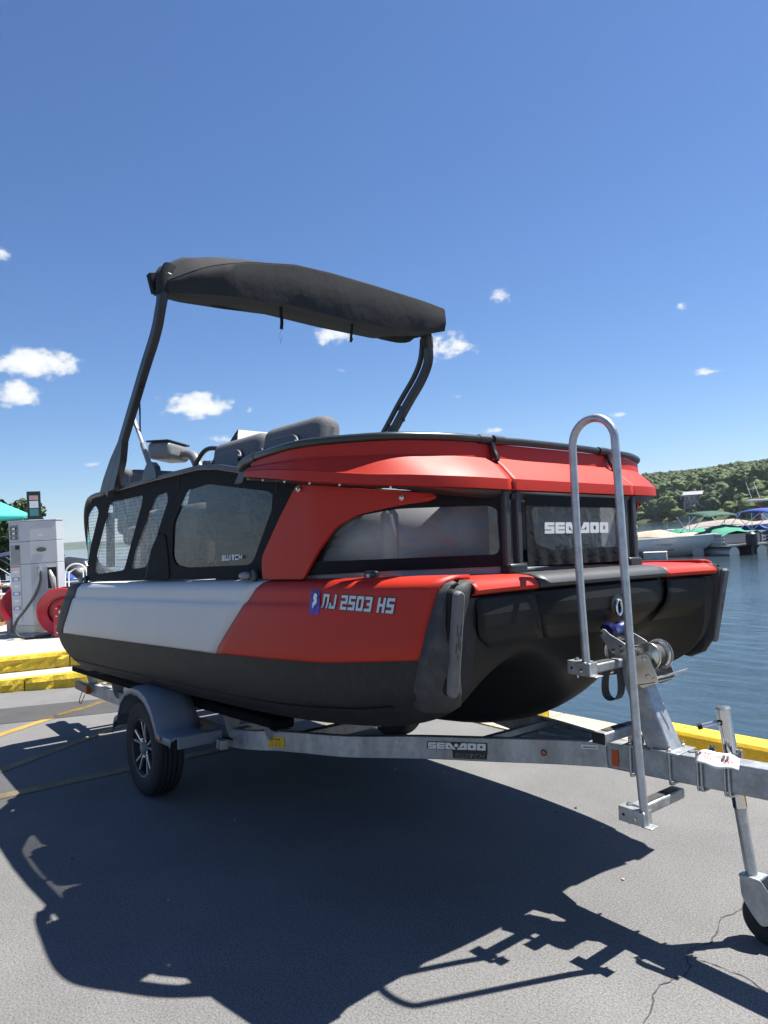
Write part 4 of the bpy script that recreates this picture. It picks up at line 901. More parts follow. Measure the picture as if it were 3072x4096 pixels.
# fenders
for mir in (1, -1):
    prof = [(x-.045, z) for x, z in [(-.43, .40), (-.415, .47), (-.385, .49), (-.335, .50), (-.315, .545), (-.26, .635), (-.17, .702), (-.05, .738), (.10, .742), (.22, .715), (.32, .655), (.39, .575), (.425, .515), (.47, .505), (.64, .512), (.655, .50)]]
    rows = []
    for y in (-.92, -1.0, -1.18, -1.215, -1.222): rows.append([(x*(1 if y > -1.2 else 1.0), y*mir, z-(.012 if y == -1.215 else .05 if y == -1.222 else 0)) for x, z in prof])
    fd = MB().grid(rows).build('fender', FENDM, trl, smooth=50, solid=.008, bevel=0)
    MB().grid([[(x, -.935*mir, z-.001), (x, -.935*mir, max(.42, z-.12))] for x, z in prof]).build('fender_wall', FENDM, fd, smooth=50, solid=.006)
    MB().box((.610, -1.02*mir, .470), (.02, .30, .075)).build('fender_step', FENDM, fd, bevel=.006)
    if mir == 1: MB().lathe([(.016, 0), (.016, .006), (.0005, .010)], (.455, -1.2235, .482), (0, -1, 0), 14).build('fender_light', AMBER, fd)
    for dx in (.655, .70): MB().box((dx, -.90*mir, .43), (.03, .05, .06)).build('fender_bracket', GALV, fd, bevel=.004)
# wheels
def wheel(mir):
    c = Vector((-.005, -1.085*mir, .322)); ax = Vector((0, -mir, 0)); w = MB()
    prof = [(.19, -.085), (.235, -.098), (.285, -.100), (.312, -.085), (.322, -.060)]
    for k, h in enumerate((-.048, -.016, .016, .048)):
        prof += [(.325, h-.010), (.325, h+.010), (.315, h+.012), (.315, h+.016)]
    prof += [(.322, .066), (.312, .085), (.290, .098), (.262, .101), (.258, .098), (.235, .099), (.205, .092), (.190, .083)]
    ty = w.lathe(prof, c, ax, 56).build('tyre', RUBBER, trl, smooth=30)
    m = MB().lathe([(.191, .086), (.196, .084), (.192, .078), (.180, .072), (.172, .03), (.165, -.02), (.06, -.01), (.0005, -.01)], c, ax, 40); rm = m.build('rim', BLACKM, trl, smooth=40)
    MB().lathe([(.197, .080), (.1985, .088), (.193, .0915), (.186, .088), (.182, .078)], c, ax, 48).build('rim_lip', BLACKM, rm)
    for k in range(5):
        for s_ in (-1, 1):
            a0 = 2*math.pi*k/5+.3; 
            def pt(r, da, h): 
                an = a0+s_*da; return c+ax*h+Vector((math.cos(an)*r, 0, math.sin(an)*r))
            q = [pt(.045, .12, .070), pt(.045, .46, .066), pt(.10, .22, .072), pt(.10, .08, .074), pt(.180, .27, .080), pt(.180, .17, .081)]
            lowq = [p-ax*.018 for p in q]
            mm = MB().add(q+lowq, [(0, 1, 2, 3), (3, 2, 4, 5), (0, 6, 7, 1), (1, 7, 8, 2), (2, 8, 10, 4), (3, 9, 6, 0), (5, 11, 9, 3)])
            mm.build('spoke', ALU, rm, smooth=20, bevel=.002)
    MB().lathe([(.045, .05), (.044, .072), (.036, .086), (.030, .092), (.0005, .094)], c, ax, 24).build('hub_cap', PODM, rm)
    for k in range(5):
        an = 2*math.pi*(k+.5)/5+.3; MB().lathe([(.010, .05), (.010, .074), (.0005, .078)], c+Vector((math.cos(an)*.062, 0, math.sin(an)*.062)), ax, 6).build('lug_nut', CHROME, rm, smooth=20)
wheel(1); wheel(-1)
# winch post, steps and handrail
MB().add([(3.285, -.052, .733), (3.285, .052, .733), (3.165, .052, .733), (3.165, -.052, .733), (3.10, -.04, 1.16), (3.10, .04, 1.16), (3.005, .04, 1.14), (3.005, -.04, 1.14)], [(0, 1, 2, 3), (4, 7, 6, 5), (0, 4, 5, 1), (1, 5, 6, 2), (2, 6, 7, 3), (3, 7, 4, 0)]).build('winch_post', GALV, trl, bevel=.008, bseg=3)
MB().lathe([(.035, -.012), (.04, 0), (.035, .012)], (3.10, -.03, .755), (0, 1, 0), 14, cap=True).build('post_gusset', GALVL, trl)
def step(x, z, yend, w, h, tilt_, name='step', cap=None, slot=False):
    m = MB().box((x, yend/2, z), (w, abs(yend), h)); o = m.build(name, GALV, trl, bevel=.008, bseg=3)
    MB().box((x, yend*.60, z+h/2+.002), (w*.62, abs(yend)*.5, .004)).build('grip_strip', GRIP, o, smooth=0)
    if slot: MB().box((x, yend*.22, z+h/2+.002), (w*.6, .075, .004)).build('step_slot', BLACK, o, smooth=0)
    return o
s1 = step(3.278, .560, -.325, .060, .043, 0, slot=True)
s2 = step(3.082, .806, -.285, .060, .046, 0); MB().box((3.082, -.287, .806), (.064, .008, .050)).build('end_cap', RUBBER, s2, bevel=.003)
s3 = step(3.045, 1.100, -.31, .053, .040, 0)
def bracket(x, y, z):
    b_ = MB().box((x, y-.012, z), (.118, .006, .056)).build('rail_bracket', GALVL, trl, bevel=.003)
    MB().box((x-.012, y+.016, z+.030), (.095, .062, .005)).build('bracket_flange', GALVL, b_, bevel=.002)
    MB().box((x+.052, y+.016, z), (.006, .060, .060)).build('bracket_flange', GALVL, b_, bevel=.002)
    MB().box((x+.068, y+.010, z-.026), (.045, .055, .005)).build('bracket_flange', GALVL, b_, bevel=.002)
    for dx in (.018,): MB().lathe([(.009, 0), (.009, .007), (.0005, .008)], (x+dx, y-.015, z-.004), (0, -1, 0), 6).build('bolt', ZINC, b_, smooth=20)
    MB().lathe([(.006, 0), (.006, .001)], (x-.035, y-.0155, z+.002), (0, -1, 0), 12, cap=True).build('bolt_hole', BLACK, b_, smooth=0)
    MB().lathe([(.013, 0), (.012, .003), (.008, .004), (.008, .010), (.0005, .011)], (x-.030, y+.02, z+.033), (0, 0, 1), 12).build('bolt', ZINC, b_)
    MB().tube([(x-.03, y+.02, z-.02), (x-.03, y+.02, z-.045)], .005, 6).build('bolt', ZINC, b_)
bracket(3.272, -.345, .540); bracket(3.045, -.345, 1.108)
HY = -.333; hp = [(3.318, HY, .515), (3.300, HY, .80), (3.282, HY, 1.30), (3.267, HY, 1.80), (3.258, HY, 2.07)]
arc = [(3.151+.107*math.cos(a), HY, 2.085+.107*math.sin(a)) for a in np.linspace(0.12, math.pi-.1, 14)]
hp += arc+[(3.043, HY, 2.07), (3.046, HY, 1.75), (3.055, HY, 1.40), (3.070, HY, 1.085)]
MB().tube(hp, .0178, 14).build('handrail', GALVL, trl, smooth=50)
# winch
wc = Vector((3.19, 0, 1.142))
for y in (-.068, .075): wf = MB().poly(roundpoly([(3.140, 1.139), (3.191, 1.155), (3.207, 1.143), (3.245, 1.047), (3.236, 1.030), (3.168, 1.000), (3.120, 1.03), (3.110, 1.09)], .012), mp=lambda a, b: Vector((a, y, b)), th=(0, .005, 0)).build('winch_frame', ZINC, trl, bevel=.0015)
MB().poly(roundpoly([(3.12, -.068), (3.236, -.068), (3.236, .08), (3.12, .08)], .004), mp=lambda a, b: Vector((a, b, 1.003+(a-3.168)*.45 if a > 3.168 else 1.003)), th=(0, 0, .005)).build('winch_base', ZINC, trl)
MB().lathe([(.0005, -.060), (.013, -.060), (.017, -.050), (.020, -.050), (.022, -.046), (.050, -.040), (.057, -.048), (.061, -.048), (.062, -.044), (.058, -.036), (.030, -.034), (.030, .026), (.056, .030), (.062, .036), (.062, .040)], wc, (0, 1, 0), 40).build('winch_drum', ZINC, wf, smooth=30)
MB().lathe([(.0345, -.028), (.047, -.026), (.047, .022), (.0345, .024)], wc, (0, 1, 0), 30).build('wound_strap', STRAPM, wf)
gt = []
for k in range(168):
    rr = .0675 if (k % 4) < 2 else .0615; an = 2*math.pi*k/168; gt.append((math.cos(an)*rr, math.sin(an)*rr))
MB().poly(gt, mp=lambda a, b: wc+Vector((a, .046, b)), th=(0, .006, 0)).build('winch_gear', ZINC, wf, smooth=0)
for px, pz, r0 in ((3.183, 1.132, .010), (3.197, 1.058, .009), (3.226, 1.052, .005)): MB().lathe([(r0, 0), (r0, .005), (r0*.6, .006), (.0005, .006)], (px, -.068, pz), (0, -1, 0), 12).build('bolt', ZINC, wf, smooth=30)
MB().tube([(3.232, -.06, 1.052), (3.232, .11, 1.052)], .006, 8).build('winch_shaft', ZINC, wf)
MB().tube([(3.232, .05, 1.052), (3.285, .11, 1.075)], .005, 8).build('winch_crank', ZINC, wf)
MB().sweep(smoothpath([(3.17, .0, 1.185), (3.10, -.01, 1.175), (3.04, -.02, 1.17), (2.98, -.02, 1.165)], 4), [(-.024, -.002), (.024, -.002), (.024, .002), (-.024, .002)]).build('winch_strap', STRAPM, trl)
MB().sweep(smoothpath([(2.985, -.06, 1.12), (2.978, -.06, 1.05), (2.970, -.06, .975), (2.980, -.06, .938), (3.008, -.06, .926), (3.040, -.06, .940), (3.056, -.06, .985), (3.052, -.06, 1.08), (3.045, -.06, 1.12)], 6), [(-.002, -.027), (.002, -.027), (.002, .027), (-.002, .027)], up=(0, 1, 0)).build('strap_tail', STRAPM, trl, smooth=60)
MB().lathe([(.0005, -.075), (.035, -.07), (.047, -.055), (.038, -.02), (.034, 0), (.038, .02), (.047, .055), (.035, .07), (.0005, .075)], (2.998, 0, 1.235), (0, 1, 0), 28).build('bow_roller', BLUER, trl)
for y in (-.085, .08):
    MB().poly(roundpoly([(2.966, 1.228), (2.978, 1.252), (2.998, 1.250), (3.028, 1.226), (3.066, 1.210), (3.112, 1.187), (3.112, 1.145), (3.032, 1.138), (3.002, 1.178)], .012), mp=lambda a, b: Vector((a, y, b)), th=(0, .006, 0)).build('roller_arm', GALVL, trl, bevel=.002)
    for px, pz in ((2.985, 1.232), (3.085, 1.178), (3.045, 1.158), (3.088, 1.154)):
        MB().lathe([(.011, 0), (.011, .007), (.0005, .008)], (px, y-.001 if y < 0 else y+.007, pz), (0, -1 if y < 0 else 1, 0), 6).build('bolt', ZINC, trl, smooth=20)
MB().tube(smoothpath([(2.99, -.05, 1.19), (2.975, -.05, 1.15), (2.985, -.05, 1.09), (3.01, -.06, 1.05)], 5), .010, 8).build('winch_hook', ZINC, trl)
# jack
jt, jb = Vector((3.442, .105, .920)), Vector((3.528, .105, .245)); jd = (jb-jt).normalized()
jk = MB().tube([jt, jt+jd*.40], .0285, 24).build('jack_tube', CHROME, trl, smooth=40)
MB().lathe([(.030, 0), (.031, .006), (.026, .014), (.0005, .017)], jt, -jd, 24).build('jack_cap', ALU, trl)
MB().tube([jt+jd*.38, jb], .0245, 20).build('jack_inner_tube', GALVL, trl, smooth=40)
MB().box(jt+jd*.05+Vector((-.01, -.0275, 0)), (.022, .008, .022)).build('jack_window', BLACK, jk, bevel=.003)
MB().lathe([(.007, 0), (.006, .006), (.0005, .008)], jt+jd*.05+Vector((-.010, -.032, 0)), (0, -1, 0), 12).build('jack_pin', ZINC, jk)
MB().tube([jt+jd*.045+Vector((0, .02, 0)), jt+jd*.06+Vector((-.09, -.045, -.015))], .010, 10).build('jack_handle', ALU, trl)
MB().tube([jt+jd*.06+Vector((-.085, -.041, -.014)), jt+jd*.063+Vector((-.10, -.052, -.017))], .013, 10).build('handle_grip', RUBBER, trl)
MB().box(jt+jd*.28+Vector((-.0, -.035, 0)), (.06, .03, .11)).build('jack_mount', GALVL, trl, bevel=.01)
for mir in (-1, 1):
    MB().poly(roundpoly([(3.49, .255), (3.575, .262), (3.62, .20), (3.60, .085), (3.57, .075), (3.535, .11), (3.495, .17)], .02), mp=lambda a, b: Vector((a, .105+.036*mir, b)), th=(0, .004, 0)).build('jack_fork', GALVL, trl, bevel=.0015)
MB().box((3.53, .105, .253), (.085, .078, .016)).build('jack_fork_top', GALVL, trl, bevel=.006)
MB().lathe([(.03, -.026), (.088, -.027), (.098, -.018), (.100, 0), (.098, .018), (.088, .027), (.03, .026)], (3.585, .105, .1), (0, 1, 0), 30).build('jack_wheel', RUBBER, trl)
# paper tag tied to the jack
pt_ = MB()
rows = []
for i in range(9):
    a = i/8
    rows.append([(3.395+.17*a+.02*b, -.048-.03*a*(1-a)-.055*b+.02*a, tz(3.42)+.020+.022*math.sin(a*3.1)*(1-b)-.028*b+.006*math.sin(a*9)) for b in np.linspace(0, 1, 6)])
tg = pt_.grid(rows).build('paper_tag', PAPER, base=(3.45, -.05, tz(3.45)+.01), smooth=60, solid=.0006)
tag(tg, 'crumpled white paper tag with red writing lying on the trailer tongue beside the jack', 'paper tag', lot=True)
m = MB(); R0 = [[Vector(p) for p in r] for r in rows]
def tagp(a, b):
    i = min(7, int(a*8)); j = min(4, int(b*5)); fa = a*8-i; fb = b*5-j
    return (R0[i][j]*(1-fa)+R0[i+1][j]*fa)*(1-fb)+(R0[i][j+1]*(1-fa)+R0[i+1][j+1]*fa)*fb+Vector((0, -.0008, .0022))
for b0, a0, a1 in ((.2, .12, .42), (.25, .5, .66), (.45, .15, .4), (.62, .2, .38), (.5, .62, .9), (.6, .66, .88), (.4, .6, .85)):
    for k in range(8):
        u = lerp(a0, a1, k/8); h = .035*(1+math.sin(k*2.3+b0*9)); m.add([tagp(u, b0), tagp(u+(a1-a0)/11, b0-.01), tagp(u+(a1-a0)/11, b0+.02+h), tagp(u, b0+.02+h*.6)], [(0, 1, 2, 3)])
w_ = m.build('handwriting', INK, tg, smooth=0)

# ================================================================== LEVEL WORLD: lake, terrace, hills
def water_mat():
    m = bpy.data.materials.new('lake_water'); m.use_nodes = True; t = m.node_tree; n = t.nodes; l = t.links; b = n['Principled BSDF']
    b.inputs['Base Color'].default_value = (.030, .050, .062, 1); b.inputs['Roughness'].default_value = .06; b.inputs['IOR'].default_value = 1.33
    co = n.new('ShaderNodeTexCoord'); mp = n.new('ShaderNodeMapping'); mp.inputs['Rotation'].default_value = (0, 0, R_(25)); mp.inputs['Scale'].default_value = (1, 2.6, 1); l.new(co.outputs['Object'], mp.inputs[0])
    n1 = n.new('ShaderNodeTexNoise'); n1.inputs['Scale'].default_value = 1.5; n1.inputs['Detail'].default_value = 6; n1.inputs['Roughness'].default_value = .62; n1.inputs['Distortion'].default_value = .6; l.new(mp.outputs[0], n1.inputs['Vector'])
    n2 = n.new('ShaderNodeTexNoise'); n2.inputs['Scale'].default_value = .13; n2.inputs['Detail'].default_value = 3; l.new(co.outputs['Object'], n2.inputs['Vector'])
    rm = n.new('ShaderNodeMapRange'); rm.inputs['From Min'].default_value = .38; rm.inputs['From Max'].default_value = .62; rm.inputs['To Min'].default_value = .35; rm.inputs['To Max'].default_value = 1.0; l.new(n2.outputs['Fac'], rm.inputs[0])
    bp = n.new('ShaderNodeBump'); bp.inputs['Distance'].default_value = .12; l.new(n1.outputs['Fac'], bp.inputs['Height']); 
    mu = n.new('ShaderNodeMath'); mu.operation = 'MULTIPLY'; mu.inputs[1].default_value = .34; l.new(rm.outputs[0], mu.inputs[0]); l.new(mu.outputs[0], bp.inputs['Strength'])
    l.new(bp.outputs[0], b.inputs['Normal']); return m
WZ = -.45
xs = [-4000, -1500, -600, -250, -100, -50, -25, -12, -6, 0, 6, 12, 25, 60, 200, 1000, 4000]; ys = [-40, -20, -8, 0, 3, 6, 10, 16, 25, 40, 70, 130, 260, 600, 1500, 4000]
tag(MB().grid([[(x, y, WZ) for x in xs] for y in ys]).build('lake_water', water_mat(), smooth=0), kind='structure')
# land behind the camera and under the terrace
LAND = ground_mat('packed_ground', (.10, .095, .07), (.16, .15, .11), .5, 30, (.2, .19, .14), .95, .5, 20)
tag(MB().grid([[(x, y, -.5-.0*x) for x in (-60, -5, 60)] for y in (-200, -60, -40)]).build('ground', LAND, smooth=0), kind='structure')
# ---- terrace with two yellow block steps
TD = Vector((.35, .937, 0)).normalized(); TN = Vector((TD.y, -TD.x, 0))      # TN points towards the lot
LO = Vector((-4.955, -1.13, 0)); UP = Vector((-5.575, -1.02, 0))
def tp(o, s, n, z): return o+TD*s+TN*n+Vector((0, 0, z))
S0, S1 = -3.0, 4.15
m = MB()
a = [tp(LO, S0, -.115, 0), tp(LO, S1, -.115, 0), tp(UP, S1, -.10, 0), tp(UP, S0, -.10, 0)]
def slab3(pts, z0, z1):
    n = len(pts); return MB().add([(p[0], p[1], z0) for p in pts]+[(p[0], p[1], z1) for p in pts], [tuple(range(n))[::-1], tuple(n+i for i in range(n))]+[(i, (i+1) % n, n+(i+1) % n, n+i) for i in range(n)])
tread = tag(slab3(a, -.6, .185).build('terrace_tread', CONC, smooth=0, bevel=.006), kind='structure')
b0, b1 = tp(UP, S0, -.115, 0), tp(UP, S1, -.115, 0)
ter = tag(slab3([tuple(b0), tuple(b1), (-9.0, 3.2, 0), (-17.5, 3.4, 0), (-17.5, -7, 0), (-9, -5.2, 0)], -.6, .386).build('terrace', CONC, smooth=0, bevel=.006), kind='structure')
ROTT = math.atan2(TD.y, TD.x)
def wall(name, label, O, z0, H, s_start, Ls, capm=None):
    w = thing(name, label, 'retaining wall', tuple(O+Vector((0, 0, z0))), lot=False); s = s_start; k = 0
    while s < S1-.2:
        L = Ls[k % len(Ls)]
        o = block_mesh(L-.012, H, .13, k+len(label)).build('block', YELR, None, base=(0, 0, 0), smooth=0); o.parent = w
        c = TD*(s+L/2)+TN*-.06; o.location = c; o.rotation_euler = (0, 0, ROTT); 
        # block front (-y) must face TN
        k += 1; s += L
    return w
wall('block_step', 'lower yellow painted split face block step rising from the asphalt', LO, -.12, .31, -2.75, [.93, 1.2, .88, 1.15, 1.0])
wall('block_step', 'upper yellow painted split face block step below the fuel pump terrace', UP, .17, .218, -2.55, [1.12, 1.02, 1.25, .98])
# top slabs of the terrace edge
for k, (s_, L) in enumerate([(-2.0, 1.9), (-.1, 1.6), (1.52, 1.6)]):
    pts = [tp(UP, s_, -.118, 0), tp(UP, s_+L-.012, -.118, 0), tp(UP, s_+L-.012, -.62, 0), tp(UP, s_, -.62, 0)]
    slab3(pts, .30, .392).build('edge_slab', CONC, ter, smooth=0, bevel=.006)

# ---- fuel pump
PC0 = Vector((-7.98, .03, .386)); PR = Vector((.22, .975, 0)).normalized(); PB = Vector((.975, -.22, 0)).normalized()
def pp(a, b, z): return PC0+PR*a+PB*b+Vector((0, 0, z*.875))
PGREY = mat('pump_grey_paint', (.47, .49, .52), .4, metal=.2, var=.06, vscale=3, speck=(12, .2, (.36, .37, .39)))
PWHITE = mat('pump_panel_white', (.55, .57, .62), .45, var=.06)
PBLUE = mat('pump_panel_blue', (.23, .25, .45), .5, var=.15)
PDARK = mat('pump_black_recess', (.012, .012, .013), .5)
SIGNG = mat('dark_green_sign', (.008, .03, .028), .4)
pump = thing('fuel_pump', 'tall grey marine fuel pump with black hose and nozzle on the terrace', 'fuel pump', tuple(PC0), lot=False)
plan = [(-.41, -.1), (-.40, .10), (-.255, .18), (-.105, .34), (.295, .34), (.40, .22), (.40, -.25), (.2, -.4), (-.30, -.4), (-.41, -.28)]
def prism(z0, z1, k=1.0, grow=0): return MB().add([pp(a*k, b*k, z0) for a, b in plan]+[pp(a*k, b*k, z1) for a, b in plan], [tuple(range(10))[::-1], tuple(range(10, 20))]+[(i, (i+1) % 10, 10+(i+1) % 10, 10+i) for i in range(10)])
prism(.0, .06, 1.10).build('pump_plinth', CONC, pump, smooth=0, bevel=.015)
prism(.06, .20, .97).build('pump_base', mat('pump_base_cream', (.55, .53, .46), .6, var=.12), pump, smooth=0, bevel=.01)
for z0, z1 in ((.203, 1.345), (1.351, 1.765), (1.771, 2.14)): prism(z0, z1).build('pump_cabinet', PGREY, pump, smooth=0, bevel=.006)
prism(2.143, 2.165, 1.02).build('pump_lid', PGREY, pump, smooth=0, bevel=.004)
ins = lambda a0, a1, z0, z1, m, name, par=pump, off=.004: MB().add([pp(a, lerp(.18, .34, (a+.255)/.15)+off, z) if False else pp(a, .34+off, z) for a, z in ((a0, z0), (a1, z0), (a1, z1), (a0, z1))], [(0, 1, 2, 3)]).build(name, m, par, smooth=0)
# left faces: display head, recess and instruction panel (on the facet between plan points 1 and 2)
def facet(i, u0, u1, z0, z1, m, name, off=.006, par=pump):
    A = Vector(plan[i]); B = Vector(plan[i+1]); d = (B-A).normalized(); nn = Vector((-d.y, d.x))
    q = [A.lerp(B, u)+nn*off for u in (u0, u1)]
    return MB().add([pp(q[0].x, q[0].y, z0), pp(q[1].x, q[1].y, z0), pp(q[1].x, q[1].y, z1), pp(q[0].x, q[0].y, z1)], [(0, 1, 2, 3)]).build(name, m, par, smooth=0)
hd = facet(1, .05, .92, 1.80, 2.08, mat('pump_display_frame', (.22, .24, .25), .4), 'pump_display')
for z0, z1 in ((1.98, 2.04), (1.90, 1.955), (1.825, 1.86)):
    facet(1, .16, .78, z0, z1, PDARK, 'display_window', .008, hd); facet(1, .3, .62, z0+.008, z1-.008, WDECAL, 'display_digits', .010, hd)
facet(1, .08, .98, 1.36, 1.70, mat('pump_recess_grey', (.25, .26, .27), .5), 'pump_recess')
facet(1, .55, .98, 1.62, 1.70, PDARK, 'card_reader', .008)
pn = facet(1, .02, .98, .30, 1.33, PWHITE, 'instruction_panel')
for k in range(7):
    z = 1.26-k*.135; facet(1, .12, .9, z-.09, z-.02, PBLUE if k % 2 else LGREY, 'panel_print', .008, pn)
    facet(1, .3, .72, z-.075, z-.035, WDECAL, 'panel_print', .010, pn)
facet(1, .05, .95, 1.29, 1.315, mat('panel_red', (.5, .12, .08), .5), 'panel_print', .008, pn)
el = [(.06+.075*math.cos(k*math.pi/10), 1.60+.042*math.sin(k*math.pi/10)) for k in range(20)]
vt = MB().add([pp(a, .345, z) for a, z in el]+[pp(a, .365, z) for a, z in el], [tuple(range(20, 40))]+[(i, (i+1) % 20, 20+(i+1) % 20, 20+i) for i in range(20)]).build('pump_badge', mat('pump_badge', (.09, .085, .075), .5), pump)
ins(.02, .095, 1.86, 1.885, LGREY, 'small_plate'); ins(-.07, -.064, 1.2, 2.0, LGREY, 'seam_line') if False else None
nb = ins(.135, .275, .86, 1.26, PDARK, 'nozzle_recess', off=.003)
for a0, a1, z0, z1 in ((.125, .285, 1.26, 1.275), (.125, .285, .845, .86), (.125, .135, .86, 1.26), (.275, .285, .86, 1.26)):
    MB().box(pp((a0+a1)/2, .345, (z0+z1)/2), (.03, a1-a0, z1-z0), Matrix.Rotation(math.atan2(PR.y, PR.x)-math.pi/2, 3, 'Z')).build('recess_frame', PGREY, pump, smooth=0)
MB().tube([pp(.17, .36, 1.20), pp(.185, .40, 1.14), pp(.21, .42, 1.05), pp(.225, .42, .90), pp(.235, .41, .80)], [.018, .030, .045, .034, .026], 10).build('nozzle', mat('nozzle_grey', (.36, .36, .33), .4, metal=.3), pump)
MB().tube(smoothpath([pp(.235, .41, .81), pp(.25, .44, .66), pp(.30, .42, .55), pp(.36, .38, .45)], 4), .020, 8).build('nozzle_hose', BLACK, pump)
MB().tube([pp(.02, .33, 1.25), pp(.03, .40, 1.235), pp(.035, .405, 1.15)], [.04, .032, .028], 12).build('hose_swivel', ZINC, pump)
MB().tube(smoothpath([pp(.035, .41, 1.20), pp(.03, .43, 1.02), pp(-.04, .46, .80), pp(-.20, .52, .53), pp(-.32, .56, .36), pp(-.37, .58, .20), pp(-.32, .62, .07), pp(-.20, .66, .025), pp(-.02, .68, .022), pp(.14, .66, .024)], 6), .022, 9).build('hose', mat('hose_rubber', (.035, .036, .036), .5, var=.2), pump)
# price sign rising behind the pump
sg = thing('price_sign', 'narrow dark green price board standing up behind the fuel pump', 'sign', tuple(pp(-.02, -.62, 0)), lot=False)
MB().tube([pp(-.02, -.62, 0), pp(-.02, -.62, 2.2)], .03, 8).build('sign_post', PDARK, sg)
MB().box(pp(-.02, -.62, 2.42), (.05, .22, .62), Matrix.Rotation(math.atan2(PR.y, PR.x)-math.pi/2, 3, 'Z')).build('sign_board', SIGNG, sg, smooth=0, bevel=.006)
for z0, z1, mm in ((2.60, 2.69, mat('sign_pink', (.5, .3, .28), .5)), (2.44, 2.58, LGREY), (2.28, 2.42, mat('sign_teal', (.05, .22, .20), .5))):
    MB().add([pp(a, -.58, z) for a, z in ((-.09, z0), (.05, z0), (.05, z1), (-.09, z1))], [(0, 1, 2, 3)]).build('sign_panel', mm, sg, smooth=0)
# hose reels
REDP = mat('red_enamel', (.42, .012, .025), .3, var=.1, coat=.3)
def reel(name, label, c, R0, ax, leg):
    c = Vector(c); ax = Vector(ax).normalized(); o = thing(name, label, 'hose reel', (c.x, c.y, .386), lot=False, group=None)
    MB().lathe([(.21, .155), (.212, .165), (R0-.02, .185), (R0, .165), (R0+.006, .19), (R0-.012, .205), (R0-.03, .198), (.235, .178), (.225, .19), (.212, .186), (.21, .10), (.06, .09)], c, ax, 44).build('reel_flange', REDP, o, smooth=40)
    MB().lathe([(R0-.02, -.185), (R0, -.175), (R0, -.195), (R0-.03, -.20), (.05, -.18)], c, ax, 44).build('reel_flange', REDP, o, smooth=40)
    MB().lathe([(.20, -.17), (.20, .16)], c, ax, 30).build('reel_drum', REDP, o)
    for k in range(3): MB().lathe([(.20+.0*k, -.15+k*.1), (.245, -.12+k*.1), (.245, -.09+k*.1), (.2, -.06+k*.1)], c, ax, 26).build('wound_hose', BLACK, o)
    sidev = -ax.cross(Vector((0, 0, 1))).normalized()
    h = c.z-.386
    for s_ in ((1, -1) if leg else (1,)):
        base_ = c+ax*.24*s_
        MB().add([base_+sidev*a+Vector((0, 0, z)) for a, z in ((-.11, -h), (.14, -h), (.14, .02), (.10, .10), (-.11, .10))]+[base_+sidev*a+Vector((0, 0, z))+ax*.03*s_ for a, z in ((-.11, -h), (.14, -h), (.14, .02), (.10, .10), (-.11, .10))], [(0, 1, 2, 3, 4), (9, 8, 7, 6, 5)]+[(i, (i+1) % 5, 5+(i+1) % 5, 5+i) for i in range(5)]).build('reel_stand', REDP, o, smooth=0, bevel=.006)
        MB().add([base_+sidev*a+Vector((0, 0, z))+ax*e for e in (0, .03*s_) for a, z in ((-.10, .10), (.05, .02), (.42, .36), (.36, .42))], [(0, 1, 2, 3), (7, 6, 5, 4)]+[(i, (i+1) % 4, 4+(i+1) % 4, 4+i) for i in range(4)]).build('reel_arm', REDP, o, smooth=0, bevel=.005)
    bp_ = c+ax*.272
    MB().lathe([(.028, 0), (.028, .02), (.0005, .022)], bp_, ax, 10).build('axle_end', ZINC, o)
    for a in (-.06, .06):
        for z in (-.06, .06, -.22, -.32): MB().lathe([(.015, 0), (.013, .01), (.0005, .012)], bp_+sidev*a+Vector((0, 0, z)), ax, 8).build('bolt', ZINC, o)
    return o
reel('hose_reel', 'red hose reel standing in front of the fuel pump', (-7.30, .24, .386+.40), .37, (.90, -.44, 0), True)
reel('hose_reel', 'darker red hose reel half hidden behind the fuel pump', (-8.75, -.02, .386+.44), .38, (.97, -.25, 0), True)
MB_ = MB().box((-8.35, -.32, .386+.13), (.12, .14, .26), .3).build('rusty_bracket', mat('rusty_pink', (.42, .26, .22), .7, var=.2), base=(-8.35, -.32, .386), bevel=.01)
tag(MB_, 'pale rusty metal block beside the rear hose reel', 'block')

# ---- terrace furniture
WMET = mat('white_metal', (.72, .73, .74), .35, var=.05)
WOOD = mat('stained_wood', (.26, .13, .05), .6, var=.3, vscale=4, bump=.3, bscale=60, stretch=(1, 8, 8))
def chair(x, y, rz, first=None):
    c = Vector((x, y, .386)); rm = Matrix.Rotation(rz, 3, 'Z'); P = lambda a, b, z: c+rm @ Vector((a, b, z))
    o = thing('cafe_chair', first, 'chair', tuple(c), group='white metal cafe chairs on the terrace', lot=False)
    for s_ in (1, .68):
        MB().tube(smoothpath([P(-.20, -.22*s_, .02 if s_ == 1 else .45), P(-.19, -.21*s_, .5), P(-.24, -.21*s_, .85), P(-.26, -.15*s_, 1.0-.1*(1-s_)*3), P(-.27, 0, 1.06-.1*(1-s_)*3), P(-.26, .15*s_, 1.0-.1*(1-s_)*3), P(-.24, .21*s_, .85), P(-.19, .21*s_, .5), P(-.20, .22*s_, .02 if s_ == 1 else .45)], 5), .015, 8).build('chair_back', WMET, o)
    MB().lathe([(.0005, .47), (.20, .47), (.225, .455), (.22, .44), (.0005, .44)], c, (0, 0, 1), 20).build('seat', WMET, o)
    for s_ in (-1, 1):
        MB().tube([P(.18, .16*s_, .45), P(.22, .2*s_, 0)], .014, 8).build('leg', WMET, o)
        MB().tube(smoothpath([P(-.20, -.21*s_, .66), P(0, -.27*s_, .68), P(.19, -.24*s_, .64), P(.18, -.16*s_, .46)], 4), .013, 8).build('arm', WMET, o)
    return o
